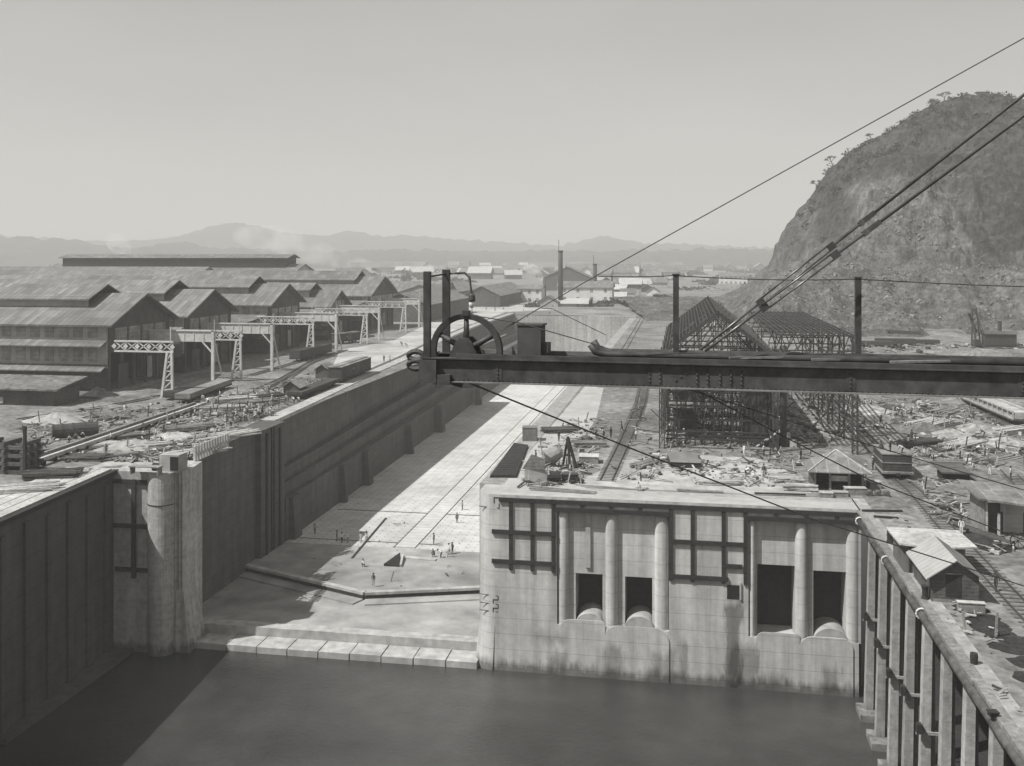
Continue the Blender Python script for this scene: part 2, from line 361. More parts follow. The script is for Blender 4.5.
# mitre sill: a V shaped low wall
t = thing('mitre_sill', 'low V shaped concrete mitre sill across the dock floor', 'sill', (mv[1][0],mv[1][1],-18))
for a, c in ((mv[0],mv[1]),(mv[1],mv[2])):
    d = (Vector(c)-Vector(a)).normalized(); n = Vector((d.y,-d.x))
    def q(p, o): return (p[0]+n.x*o, p[1]+n.y*o)
    b = MB(); b.prism([q(a,0.5),q(c,0.5),q(c,-0.35),q(a,-0.35)], -18.3, ZF+0.06); b.build('sill_capping', SLABC, t)
    b = MB(); b.prism([q(a,0.42),q(c,0.42),q(c,0.2),q(a,0.2)], ZS-0.2, -18.305); b.build('sill_timber', TIMBER, t)
    b = MB(); b.prism([q(a,2.6),q(c,2.6),q(c,0.43),q(a,0.43)], ZS-0.2, ZS+0.18); b.build('sill_footing', SILLC, t)
# keel line and culvert mouth on the floor
k0, k1 = U(405,548,z=ZF), U(560,382,z=ZF); kx = k0.x
b = MB(); b.box(kx-1.6,kx+1.6,k0.y,455,ZF,ZF+0.18)
kb = b.build('keel_strip', M('keel_concrete',0.48,0.12,0.8,0.1,0.1,0.9,0,3,rows=(('Y',1.7,0.3,0.8),)))
tag(kb, 'pale raised keel strip running up the middle of the dock floor', 'keel strip')
b = MB(); b.box(kx-1.9,kx-1.62,k0.y,455,ZF,ZF+0.06); b.build('gutter', TIMBER, kb)
p = U(395,565,z=ZF)
t = thing('floor_sump', 'open triangular sump mouth in the dock floor near the sill', 'sump', (p.x,p.y,ZF))
b = MB(); b.add([(p.x-1.5,p.y-0.8,ZF+0.05),(p.x+0.9,p.y-0.8,ZF+0.05),(p.x-0.2,p.y+3.4,ZF+0.05),(p.x-1.5,p.y-0.8,ZF+0.35),(p.x+0.9,p.y-0.8,ZF+0.1),(p.x-0.2,p.y+3.4,ZF+0.9)],
               [(0,2,1),(3,4,5),(0,1,4,3),(1,2,5,4),(2,0,3,5)]); b.build('sump_mouth', INNER, t)
b = MB(); b.bar((p.x+1.1,p.y-0.8,ZF+0.1),(p.x+0.2,p.y+3.5,ZF+0.35),0.3,0.6); b.bar((p.x+0.3,p.y+3.6,ZF+0.1),(p.x+5.5,p.y+3.2,ZF+0.05),0.9,0.25); b.build('kerb', SLABC, t)
b = MB(); b.box(-62.5,-38,152.5,152.9,ZF,ZF+0.03); b.box(-62.5,-30,171.0,171.5,ZF,ZF+0.03)
struct(b.build('floor_recess_shade', SLEEPER))  # thin dark strips stand in for the shadow of recess lines
b = MB(); b.bar(U(352,558,z=ZF+0.05),U(386,518,z=ZF+0.05),0.35,0.08); struct(b.build('floor_gutter', TIMBER))

# ------------------------------------------------------------------ intake block
Y0, Y1 = 114.0, 114.75
def BX(px): return U(px, 500, Y=Y0).x
def BZ(py, px=660): return U(px, py, Y=Y0).z
XL, XR = BX(476)+0.1, 19.15
t = thing('intake_block', 'big sunlit concrete block with four dark sluice openings and half round columns', 'concrete block', (-2,116,0))
ZT, ZRc, ZAp = 0.0, -1.62, -14.9       # top, head of the recesses, crest of the aprons
rec = [(BX(557), BX(669)), (BX(748.5), BX(861))]
opens = [(575,602,575,624,True),(624.6,652,578.5,625,True),(757.7,795.5,566,625,False),(814,847,572.5,626,True)]
b = MB()
corner = [(XL+2.2-2.2*math.cos(a), Y0+2.2-2.2*math.sin(a)) for a in [PI/2*k/10 for k in range(11)]]
b.prism([(XL,118.99),(XL,Y0+2.2)]+corner[1:]+[(rec[0][0],Y0),(rec[0][0],118.99)], -24, ZT)
b.prism([(rec[0][1],Y0),(rec[1][0],Y0),(rec[1][0],118.99),(rec[0][1],118.99)], -24, ZT)
b.box(rec[1][1],XR,Y0,118.99,-24,ZT)
for (a, c) in rec:
    b.box(a,c,Y0,118.99,ZRc,ZT); b.box(a,c,Y0,118.99,-24,ZAp)
for i, (a, c) in enumerate(rec):                       # back wall of each recess, with its two tunnels left open
    op = opens[2*i:2*i+2]; x = a
    for (p0,p1,q0,q1,md) in op:
        xa, xb, zt = BX(p0), BX(p1), BZ(q0, p0)
        b.box(x,xa,Y1,118.99,ZAp,ZRc); b.box(xa,xb,Y1,118.99,zt,ZRc); x = xb
    b.box(x,c,Y1,118.99,ZAp,ZRc)
bo = b.build('block_body', CONCBLOCK, t)
for (p0,p1,q0,q1,md) in opens:
    b = MB(); b.box(BX(p0)+0.01,BX(p1)-0.01,118.2,118.8,ZAp,BZ(q0,p0)); b.build('sluice_gate', TIMBER, t)
for (p0,p1,full) in ((556.5,568.5,0),(605,617.5,1),(654.5,669,0),(748.5,756,0),(795.5,808.5,1),(847,861,0)):
    xa, xb = BX(p0), BX(p1); r = (xb-xa)/2; cx = (xa+xb)/2; b = MB(); n = 16; ry = 0.72
    rings = []
    for z, f in ((ZAp-0.3,1),(ZRc-0.75,1),(ZRc-0.5,0.95),(ZRc-0.25,0.82),(ZRc-0.08,0.6),(ZRc,0.3)):
        rings.append([(cx-r*math.cos(PI*k/n)*(0.35+0.65*f), Y1-ry*f*math.sin(PI*k/n), z) for k in range(n+1)])
    vs = [v for g_ in rings for v in g_]; m_ = n+1; fs = []
    for i in range(len(rings)-1):
        for k in range(n): fs.append((i*m_+k, i*m_+k+1, (i+1)*m_+k+1, (i+1)*m_+k))
    b.add(vs, fs); b.build('half_column', CONCBLOCK, t, True)
for (p0,p1,q0,q1,md) in opens:
    if not md: continue
    xa, xb = BX(p0), BX(p1)+0.2; r = (xb-xa)/2; cx = (xa+xb)/2; b = MB()
    b.prism_y([(cx+r*math.cos(a), ZAp-0.05+1.45*math.sin(a)) for a in [PI*k/18 for k in range(19)]][::-1], Y0+0.25, 118)
    b.build('round_sill', SLABC, t)
def rtop(xa, xb, z0, z1, ra, rb):
    P = [(xa,z0)]
    P += [(xa+ra-ra*math.cos(a), z1-ra+ra*math.sin(a)) for a in [PI/2*k/8 for k in range(9)]]
    P += [(xb-rb+rb*math.sin(a), z1-rb+rb*math.cos(a)) for a in [PI/2*k/8 for k in range(9)]]
    return P+[(xb,z0)]
for (p0,p1,zt,ra,rb,ys) in ((559,605,-14.2,1.4,0.4,113.9),(604.5,669,-14.6,1.6,1.6,113.88),(755.5,799.6,-14.25,1.0,0.3,113.92),(799,853,-14.4,1.5,1.2,113.86)):
    b = MB(); b.prism_y(rtop(BX(p0),BX(p1),-24,zt,ra,rb), ys, Y0+0.02); b.build('apron', CONCBLOCK, t)
xa = BX(483); b = MB(); b.box(BX(483.5),BX(484.5),Y0-0.05,Y0+0.3,-0.6,-2.0)
b = MB()                                              # stepped keyway lines at the rounded corner
for (zz) in (-1.4,):
    b.bar((BX(478),Y0+0.5,-1.6),(BX(499),Y0-0.02,-1.6),0.07,0.07); b.bar((BX(499),Y0-0.02,-1.6),(BX(499),Y0-0.02,-1.0),0.07,0.07)
    b.bar((BX(494),Y0-0.02,-1.0),(BX(494),Y0-0.02,-0.35),0.07,0.07); b.bar((BX(494),Y0-0.02,-0.35),(BX(499),Y0-0.02,-0.35),0.07,0.07)
for z in (-12.0,-13.0,-13.9):
    b.bar((BX(479),Y0+0.35,z),(BX(498),Y0-0.02,z),0.06,0.06)
for z in (-12.0,-13.0): b.bar((BX(493),Y0-0.02,z-0.45),(BX(498),Y0-0.02,z-0.45),0.06,0.06); b.bar((BX(493),Y0-0.02,z-0.45),(BX(493),Y0-0.02,z-0.9),0.06,0.06); b.bar((BX(498),Y0-0.02,z),(BX(498),Y0-0.02,z-0.45),0.06,0.06)
b.build('keyway', TIMBER, t)
b = MB(); b.prism_y([(BX(527),-2.35),(BX(532),-2.35),(BX(532),-2.3),(BX(527),-2.3)], Y0, Y0+0.1)
b = MB(); b.box(BX(727),BX(741),Y0-0.02,Y0+0.3,BZ(595),BZ(581)); b.build('niche', INNER, t)
b = MB(); b.box(BX(739.5),BX(741.2),Y0-0.18,Y0-0.03,BZ(595),BZ(578)); b.build('niche_frame', SLABC, t)
b = MB(); b.box(BX(585),BX(590),Y1-0.25,Y1-0.01,BZ(573),ZRc); b.build('pilaster_strip', SLABC, t)
b = MB()                                              # flared foot at the left corner
pts0 = [(XL-0.9,118.99),(XL-0.9,Y0+2.6)]; cc = [(XL+2.6-2.6*math.cos(a)-0.7, Y0+2.6-2.75*math.sin(a)) for a in [PI/2*k/8 for k in range(9)]]
cu = [(XL+2.2-2.2*math.cos(a)-0.02, Y0+2.2-2.22*math.sin(a)) for a in [PI/2*k/8 for k in range(9)]]
vs = [(x,y,-20.9) for x,y in cc]+[(x,y,-15.5) for x,y in cu]; n = 9
vs += [(XL-0.7,118.99,-20.9),(XL-0.02,118.99,-15.5)]
b.add(vs, [(i,i+1,n+i+1,n+i) for i in range(n-1)]+[(2*n,0,n,2*n+1)])
b.build('flared_foot', CONCBLOCK, t)
# paved edge on top of the block (lies on it, 4 mm up), yard sheets
b = MB(); b.add([(XL,118.99,0.0),(XL,Y0+2.2,0.0)]+[], []); 
b = MB(); pts = [(XL+0.05,118.99),(XL+0.05,Y0+2.2)]+[(x+0.05,y+0.03) for x,y in corner[1:]]+[(XR,Y0+0.03),(XR,117.2),(-10,117.6),(-14,121),(-16,135),(-15,170),(-18.5,240),(-21,240),(-22.2,118.99)]
b.add([(x,y,0.006) for x,y in pts], [tuple(range(len(pts)))]); struct(b.build('pavement', SLABC))

# timber fender grids on the block face
def grid(label, vert, hor, place=(0,0)):
    t = thing('timber_fender', label, 'fender', (BX(vert[0][0]), Y0-0.2, -3), )
    for (px, z0, z1) in vert:
        x = BX(px); b = MB(); b.box(x-0.22,x+0.22,Y0-0.2,Y0-0.01,z0,z1); b.build('fender_post', TIMBER, t)
    for (p0, p1, z) in hor:
        b = MB(); b.box(BX(p0),BX(p1),Y0-0.26,Y0-0.04,z-0.24,z+0.24); b.build('waling', TIMBER, t)
grid('left timber fender grid of nine bays beside the rounded block corner', [(511,-8.8,-0.3),(532.5,-8.8,-0.3),(553.5,-8.8,-0.3)],
     [(499,556,-0.55),(492,556,-4.35),(492,556,-7.85)])
grid('timber fender rail over the two left sluice openings', [(582.5,-1.3,-0.4),(611.5,-1.3,-0.4),(640.5,-1.3,-0.4)], [(556.5,669,-0.55),(556.5,669,-1.42)])
grid('middle timber fender grid between the two pairs of sluice openings', [(671,-9.0,-0.3),(692.5,-9.0,-0.3),(723.5,-9.0,-0.3),(745.5,-9.0,-0.3)],
     [(669.5,747,-0.55),(672,747,-4.5),(672,728,-8.5),(725,742,-7.0)])
grid('timber fender rail over the two right sluice openings', [(776,-1.3,-0.4),(806.5,-1.3,-0.4),(837,-1.3,-0.4)], [(747.5,860,-0.55),(747.5,860,-1.42)])

# ------------------------------------------------------------------ quay on the right: columns with dark bays between them
t = thing('quay', 'concrete quay with a row of pale columns and dark bays', 'quay', (20,90,0))
k = 0; y = 109.3
while y > 46:
    b = MB(); xf = 19.5; z1 = -1.3
    wv = 1.15
    def colm(x0, x1, ya, yb, bat):
        b.add([(x0-bat,ya,-24),(x1-bat*0.55,ya,-24),(x1-bat*0.55,yb,-24),(x0-bat,yb,-24),(x0,ya,z1),(x1,ya,z1),(x1,yb,z1),(x0,yb,z1)],
              [(0,3,2,1),(4,5,6,7),(0,1,5,4),(1,2,6,5),(2,3,7,6),(3,0,4,7)])
    colm(xf, xf+0.6, y, y+0.95, 0.6); colm(xf+0.22, xf+0.45, y+1.15, y+1.6, 0.6)
    b.box(xf+0.5,xf+1.0,y+0.9,y+1.2,-22,z1)
    c = b.build('quay_column', CONC, t)
    b = MB(); b.box(xf-0.75,xf+1.3,y-0.12,y-0.005,-10.6-0.5*(k % 3),-10.35-0.5*(k % 3)); b.build('ledge', CONC, c)
    b = MB(); b.cbox((xf-0.55,y-0.3,-10.0-0.5*(k % 3)),(0.4,0.5,0.8)); b.build('fender_block', TIMBER, c)
    y -= 6.05; k += 1
for k in range(11):
    b = MB(); b.box(18.3,21,107.8-k*6.05,110.9-k*6.05,-24,-20.1); b.build('column_footing', CONC, t)
b = MB(); b.box(20.3,36,40,113.8,-1.25,-0.03); b.build('deck_slab', CONCSHADE, t)
b = MB(); b.box(34,35,40,113.9,-24,-1.3); b.box(20,34,113.6,113.9,-24,-1.3); b.build('back_wall', CONCSHADE, t)
b = MB(); b.box(19.3,20.6,48,119.2,-0.9,0.02)
b.build('coping', CONC, t)
b = MB()
y = 48
while y < 113:
    l = 1.2+rnd.random(); b.box(18.9-0.2*rnd.random(),19.6,y,min(y+l,113.5),-0.22,0.05+0.02*rnd.random()); y += l+0.02
b.build('edge_boards', WOOD, t)
lg = MB(); lg.tube([(18.75,112.5,-0.55),(18.75,52,-0.55)],0.33,12)
tag(lg.build('fender_log', DARKLOG, None, True), 'long round fender log hung along the edge of the quay', 'log')
for y in (111,97,83): 
    l_ = MB(); l_.tube([(18.75+0.42*math.cos(a),y,-0.5+0.42*math.sin(a)) for a in [2*PI*k/12 for k in range(13)]],0.08,6)
    tag(l_.build('rope_lashing', CLOTHW), {111:'pale rope lashing at the far end of the fender log',97:'pale rope lashing below the lean-to on the fender log',83:'pale rope lashing below the small house on the fender log'}[y], 'rope')
# ------------------------------------------------------------------ workshops on the left yard
XG = -112.0
def gable_slopes(b, x0, x1, yc, hw, ze, zr, th=0.35, over=1.2):
    sl = (zr-ze)/hw; ya, yb = yc-hw-over, yc+hw+over; zo = ze-sl*over
    for s_ in (-1, 1):
        yo = yc+s_*(hw+over)
        b.add([(x0,yo,zo),(x1,yo,zo),(x1,yc,zr),(x0,yc,zr),(x0,yo,zo-th),(x1,yo,zo-th),(x1,yc,zr-th),(x0,yc,zr-th)],
              [(0,1,2,3),(4,7,6,5),(0,4,5,1),(1,5,6,2),(0,3,7,4)] if s_ < 0 else [(3,2,1,0),(5,6,7,4),(1,5,4,0),(2,6,5,1),(4,7,3,0)])
def workshop(label, y0, y1, ze, zr, mon, L=190, side=True, awn=True, open_low=True, name='workshop'):
    yc, hw = (y0+y1)/2, (y1-y0)/2; t = thing(name, label, 'workshop', (XG-20, yc, ZL)); x0 = XG-L
    b = MB(); b.box(x0,XG-0.5,y0+0.3,y1-0.3,ZL,ZL+8) if not open_low else None
    b = MB(); b.box(x0,XG-1.2,y0,y0+0.4,ZL+4.5,ze); b.build('side_wall', SIDING, t)
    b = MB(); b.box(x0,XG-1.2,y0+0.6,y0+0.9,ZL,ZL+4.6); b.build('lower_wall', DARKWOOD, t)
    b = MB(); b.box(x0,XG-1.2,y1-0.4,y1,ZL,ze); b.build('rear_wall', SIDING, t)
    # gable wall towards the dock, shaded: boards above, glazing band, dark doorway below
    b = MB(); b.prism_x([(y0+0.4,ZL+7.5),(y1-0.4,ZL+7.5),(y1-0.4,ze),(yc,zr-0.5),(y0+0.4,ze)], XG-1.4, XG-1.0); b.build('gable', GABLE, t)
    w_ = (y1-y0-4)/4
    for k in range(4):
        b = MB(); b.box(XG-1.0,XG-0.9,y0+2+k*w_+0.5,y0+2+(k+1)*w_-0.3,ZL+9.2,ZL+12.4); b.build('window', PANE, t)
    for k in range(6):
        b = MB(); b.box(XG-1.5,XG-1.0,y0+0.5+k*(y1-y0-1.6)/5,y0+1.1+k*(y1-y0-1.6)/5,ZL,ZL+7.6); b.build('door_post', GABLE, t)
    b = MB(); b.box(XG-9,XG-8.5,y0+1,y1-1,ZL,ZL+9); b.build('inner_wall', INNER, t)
    b = MB(); b.box(XG-1.25,XG-1.05,y0+4,y0+7.5,ZL,ZL+5); b.build('door', GABLE, t)
    b = MB(); b.box(XG-1.25,XG-1.0,yc+2,yc+4.5,ZL+1,ZL+5.5); b.build('door', PALESIDE, t)
    b = MB(); gable_slopes(b, x0, XG+0.6, yc, hw, ze, zr)
    roof = b.build('roof', ROOF, t)
    if side:
        rows = ((ze-3.4, ze-0.9, ze-3.6), (ze-8.2, ze-5.0, ze-8.5))
        for zb, zt, za in rows:
            x = XG-3.2
            while x > max(x0, XG-60):
                b = MB(); b.box(x-2.1,x,y0-0.1,y0-0.005,zb+0.3,zt); b.build('window', PANE, t); x -= 3.2
            if awn:
                b = MB(); b.add([(x0,y0-2.4,za-1.0),(XG-1,y0-2.4,za-1.0),(XG-1,y0-0.01,za+0.05),(x0,y0-0.01,za+0.05),(x0,y0-2.4,za-1.2),(XG-1,y0-2.4,za-1.2),(XG-1,y0-0.01,za-0.15),(x0,y0-0.01,za-0.15)],
                      [(0,1,2,3),(4,7,6,5),(0,4,5,1),(1,5,6,2)]); b.build('awning', ROOF, t)
    if mon:
        xm, zm, hm, hz = mon; zb = zr-(zr-ze)/hw*hm-0.2; zme = zm-hm*0.42
        b = MB(); b.box(x0,xm-0.8,yc-hm,yc-hm+0.3,zb,zme+0.1); b.box(x0,xm-0.8,yc+hm-0.3,yc+hm,zb,zme+0.1); m_ = b.build('monitor_wall', PALESIDE, t)
        b = MB(); b.prism_x([(yc-hm+0.31,zr-2.6),(yc+hm-0.31,zr-2.6),(yc+hm-0.31,zme),(yc,zm-0.4),(yc-hm+0.31,zme)], xm-3.4, xm-3.0); b.build('monitor_gable', INNER, m_)
        b = MB(); gable_slopes(b, x0, xm, yc, hm, zme, zm, 0.3, 1.0); b.build('monitor_roof', ROOF, m_)
    return t
workshop('nearest big gabled workshop with two rows of side windows and awnings', 178.2, 202.4, 15.2, 20.6, (-120.5, 22.5, 6.0, 0))
workshop('second big gabled workshop from the camera behind the nearest one', 208.5, 232.5, 15.2, 20.5, (-120.7, 22.7, 6.0, 0))
workshop('third big gabled workshop from the camera with a wide monitor roof', 254.5, 277.5, 15.6, 20.7, (-120.6, 22.8, 6.0, 0))
workshop('fourth and lowest gabled workshop between the third and the tall last one', 300.5, 318.5, 12.9, 17.4, (-120.3, 19.8, 4.5, 0))
workshop('fifth and farthest gabled workshop with the tallest open gable', 341.5, 373.5, 14.8, 21.2, (-120.7, 23.2, 7.0, 0))
# low links between the halls
for (y0, y1, z, lab, pale) in ((203.3,207.6,12.2,'low pale lean-to squeezed between the first two workshops',1),(234,253.4,12.4,'low flat link shed between second and third workshops',0),(279,299.4,11.6,'low flat link shed between third and fourth workshops',0),(320,340.2,12.6,'low sloping link shed between fourth and last workshops',0)):
    t = thing('link_shed', lab, 'shed', (-130,(y0+y1)/2,ZL))
    b = MB(); b.box(-200,-113.5,y0,y1,ZL+7,z-1.6); b.build('wall', PALESIDE if pale else SIDING, t)
    b = MB(); b.box(-200,-119,y0+0.2,y1-0.2,ZL,ZL+7); b.build('lower_wall', INNER, t)
    b = MB(); b.add([(-200,y0-0.6,z-2.1),(-112.8,y0-0.6,z-2.1),(-112.8,y1+0.2,z),(-200,y1+0.2,z),(-200,y0-0.6,z-2.4),(-112.8,y0-0.6,z-2.4),(-112.8,y1+0.2,z-0.3),(-200,y1+0.2,z-0.3)],
                    [(0,1,2,3),(4,7,6,5),(0,4,5,1),(1,5,6,2),(2,6,7,3)]); b.build('roof', ROOF, t)
# long halls further left and behind, low over the others
def longhall(label, x0, x1, y0, y1, ze, zr, roofm=ROOF, wall=SIDING, mon=None):
    yc, hw = (y0+y1)/2, (y1-y0)/2; t = thing('long_hall', label, 'workshop', ((x0+x1)/2, yc, ZL))
    b = MB(); b.prism_x([(y0,ZL),(y1,ZL),(y1,ze),(yc,zr-0.4),(y0,ze)], x0, x1-0.8); b.build('wall', wall, t)
    b = MB(); gable_slopes(b, x0-0.5, x1, yc, hw, ze, zr); b.build('roof', roofm, t)
    if mon:
        h, zz = mon; b = MB(); b.box(x0+8,x1-8,yc-h,yc+h,zr-3,zz-1.6); m_ = b.build('monitor_wall', INNER, t)
        b = MB(); gable_slopes(b, x0+6, x1-6, yc, h, zz-1.6, zz, 0.3, 1); b.build('monitor_roof', ROOF, m_)
longhall('long grey roofed hall at far left behind the gabled workshops', -470, -215, 400, 440, 17, 24)
longhall('broad hall with raised dark monitor roof on the skyline left', -330, -190, 452, 496, 19, 25, mon=(7, 30))
longhall('low pale roofed hall far behind the last gabled workshop', -260, -150, 470, 500, 12, 18, PALESIDE)
longhall('long low shed behind the palm with light patches on its roof', -215, -128, 520, 548, 9, 15, ROOF, PALESIDE)
# sheds running along the dock beyond the workshops (ridge along the dock)
def shed_y(label, x0, x1, y0, y1, ze, zr, rm=ROOF, wm=GABLE):
    xc, hw = (x0+x1)/2, (x1-x0)/2; t = thing('store_shed', label, 'shed', (xc, y0, ZL))
    b = MB(); b.prism_y([(x0,ZL),(x0,ze),(xc,zr-0.4),(x1,ze),(x1,ZL)][::-1], y0, y1); b.build('wall', wm, t)
    b = MB(); sl = (zr-ze)/hw
    for s_ in (-1,1):
        xe = xc+s_*(hw+0.8); z_ = ze-sl*0.8
        b.add([(xe,y0-0.6,z_),(xc,y0-0.6,zr),(xc,y1+0.6,zr),(xe,y1+0.6,z_),(xe,y0-0.6,z_-0.3),(xc,y0-0.6,zr-0.3),(xc,y1+0.6,zr-0.3),(xe,y1+0.6,z_-0.3)],
              [(0,1,2,3),(4,7,6,5),(0,4,5,1),(0,3,7,4),(3,2,6,7)])
    b.build('roof', rm, t)
    return t
shed_y('long dark sided store shed beyond the last crane runway', -128, -104, 392, 470, 9, 13.5)
shed_y('second long store shed with twin curved gables by the sandy yard', -150, -124, 500, 600, 9.5, 14, ROOF, PALESIDE)
shed_y('far store shed with arched roof behind the hanging lamp', -118, -98, 520, 610, 8, 13, ROOF, GABLE)

# ------------------------------------------------------------------ crane runways: girder and white leg
def runway(lab, legpx, a_frame, lattice, zt=12.4, depth=2.2):
    p = U(legpx[0], legpx[1], z=ZL); y = p.y; xl = p.x
    t = thing('crane_runway', lab, 'crane runway', (xl, y, ZL), 'white crane runways in front of the workshops')
    zb = zt-depth; xs = XG-1 if y > 178 else -106.5
    if lattice:
        b = MB(); b.box(xs,xl+0.9,y-0.2,y+0.2,zt-0.3,zt); b.build('top_chord', WHITEST, t)
        b = MB(); b.box(xs,xl+0.9,y-0.2,y+0.2,zb,zb+0.3); b.build('bottom_chord', WHITEST, t)
        n = int((xl-xs)/2.1); b = MB(); d = (xl+0.8-xs)/n
        for k in range(n):
            xa, xb = xs+k*d, xs+(k+1)*d
            b.bar((xa,y,zb+0.2),(xb,y,zt-0.2),0.18); b.bar((xa,y,zt-0.2),(xb,y,zb+0.2),0.18); b.bar((xb,y,zb),(xb,y,zt),0.16)
        b.build('lattice', WHITEST, t)
        for k in range(n+1):
            b = MB(); b.cbox((xs+k*d, y-0.22, (zt+zb)/2),(0.75,0.05,0.75),ry=PI/4); b.build('gusset', WHITEST, t)
    else:
        b = MB(); b.box(xs,xl+0.6,y-0.1,y+0.1,zb,zt); b.box(xs,xl+0.6,y-0.3,y+0.3,zt,zt+0.25)
        x = xs+1.5
        while x < xl: b.box(x,x+0.14,y-0.2,y-0.1,zb,zt); x += 2.2
        b.build('plate_girder', WHITEST, t)
    legs = [(-0.1,-1.6),(0.1,0.2)] if a_frame else [(0,0)]
    if a_frame:
        for s_, (xo, xb) in enumerate(((-0.35,-1.5),(0.55,0.75))):
            b = MB(); b.bar((xl+xb,y,ZL),(xl+xo,y,zb),0.42,0.42); b.build('leg', WHITEST, t)
        b = MB()
        for k in range(5):
            f0, f1 = k/5, (k+1)/5; z0, z1 = ZL+f0*(zb-ZL), ZL+f1*(zb-ZL)
            A0 = xl-1.5+1.15*f0; B1 = xl+0.75-0.2*f1; A1 = xl-1.5+1.15*f1
            b.bar((A0,y,z0),(B1,y,z1),0.2); b.bar((A1,y,z1),(B1,y,z1),0.2)
        b.build('bracing', WHITEST, t)
    else:
        b = MB(); b.bar((xl,y,ZL),(xl,y,zt+0.3),0.6,0.6); b.build('leg', WHITEST, t)
        b = MB(); b.bar((xl-0.3,y,zb-2.2),(xl-2.4,y,zb),0.25); b.bar((xl+0.6,y+3.5,ZL),(xl+0.1,y+0.4,zb),0.25); b.build('brace', WHITEST, t)
    b = MB(); b.bar((xl+0.3,y,zt),(xl+0.3,y,zt+2.6),0.12); b.build('finial', WHITEST, t)
pre = ['nearest', 'second', 'third', 'fourth', 'fifth', 'sixth', 'seventh', 'eighth', 'ninth', 'tenth']
for i, (q, af, la) in enumerate([((169,399),1,1),((213,383),0,0),((238,381),1,1),((272,371),0,0),((311,357.5),1,1),((336,352.5),0,0),((365,344),1,1),((379,340),0,0),((404,332),1,1),((419,327.5),0,0)]):
    runway('%s white crane runway from the camera, %s' % (pre[i], 'lattice girder on an A shaped leg' if af else 'plate girder on a single post'), q, af, la)

# low shed in front of the nearest workshop
t = thing('low_shed', 'low shed with patchy sheet roof before the nearest workshop', 'shed', (-118,160,ZL))
b = MB(); b.box(-134,-111.0,158.5,166,ZL,4.4); b.build('wall', DARKWOOD, t)
b = MB(); b.add([(-135,157.3,4.6),(-109.6,157.3,4.6),(-110.0,167,5.9),(-135,167,5.9),(-135,157.3,4.3),(-109.6,157.3,4.3),(-110.0,167,5.6),(-135,167,5.6)],
                [(0,1,2,3),(4,7,6,5),(0,4,5,1),(1,5,6,2),(2,6,7,3)]); b.build('roof', ROOFOLD, t)
b = MB(); b.box(-126,-121,158.2,158.45,ZL+0.3,ZL+1.4); b.build('bench_board', PALEWOOD, t)

# ------------------------------------------------------------------ middle distance
def house(name, label, cat, c, wx, wy, ze, zr, rz=0, wm=WHITEW, rm=ROOF, wins=0, base=0.0, ridge='x', floors=1):
    t = thing(name, label, cat, (c[0], c[1], base))
    hx, hy = wx/2, wy/2; X, Y = c
    b = MB()
    if ridge == 'x': b.prism_x([(Y-hy,base),(Y+hy,base),(Y+hy,base+ze),(Y,base+zr-0.3),(Y-hy,base+ze)], X-hx, X+hx)
    else: b.prism_y([(X-hx,base),(X-hx,base+ze),(X,base+zr-0.3),(X+hx,base+ze),(X+hx,base)][::-1], Y-hy, Y+hy)
    b.build('wall', wm, t); b = MB(); o = 0.7
    if ridge == 'x': gable_slopes(b, X-hx-o, X+hx+o, Y, hy, base+ze, base+zr, 0.25, 0.7)
    else:
        sl = (zr-ze)/hx
        for s_ in (-1,1):
            xe = X+s_*(hx+o); z_ = base+ze-sl*o
            b.add([(xe,Y-hy-o,z_),(X,Y-hy-o,base+zr),(X,Y+hy+o,base+zr),(xe,Y+hy+o,z_),(xe,Y-hy-o,z_-0.25),(X,Y-hy-o,base+zr-0.25),(X,Y+hy+o,base+zr-0.25),(xe,Y+hy+o,z_-0.25)],
                  [(0,1,2,3),(4,7,6,5),(0,4,5,1),(0,3,7,4),(3,2,6,7)])
    b.build('roof', rm, t)
    for f in range(floors):
        for k in range(wins):
            x = X-hx+(k+0.5)*wx/wins; z = base+ze*(f+0.35)/floors
            b = MB(); b.box(x-0.9,x+0.9,Y-hy-0.08,Y-hy-0.005,z,z+ze/floors*0.42); b.build('window', PANE, t)
    return t
def at(px, py, z=0): p = U(px, py, z=z); return (p.x, p.y)
q = at(505,300); house('power_house','white two storey power house left of the tall chimney','building', at(531,303.5), 15, 14, 9.5, 11.5, wins=3, floors=2)
house('power_house','white engine house with wide roof right of tall chimney','building', at(586,302.5), 34, 16, 10, 13.5, wins=4, floors=2)
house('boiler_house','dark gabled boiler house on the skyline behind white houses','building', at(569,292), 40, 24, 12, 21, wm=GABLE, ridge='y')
house('cottage','small gabled shop with open pale gable left of the tall chimney','building', at(549,309), 11, 9, 4.5, 7.5, ridge='y', wm=PALESIDE)
house('cottage','low pale roofed shed below the tall chimney','shed', at(571,309), 19, 9, 3.6, 6.0, wm=SIDING, rm=ROOFPALE)
house('cottage','small pale roofed hut right of the white engine house','shed', at(608,291), 12, 9, 5, 8, wm=GABLE, rm=ROOFPALE)
house('cottage','low hut with a light gable beside the road','shed', at(617,301), 12, 8, 3.5, 6, wm=SIDING, rm=ROOFPALE)
house('cottage','grey roofed hut on the slope by the far road','shed', at(629,290), 16, 10, 5, 9, wm=WHITEW, rm=ROOF)
house('cottage','tall narrow white hut at the far end of the road','shed', at(637,283), 9, 9, 8, 10.5, wm=WHITEW, rm=ROOF)
house('barracks','white two storey barracks with dark windows far right of the dock','building', at(733,285), 28, 16, 9.5, 13, wins=6, floors=2)
house('depot','long low depot with white piers far behind the palm','building', at(425,272), 130, 20, 8, 12, wm=WHITEW, rm=ROOF, wins=14)
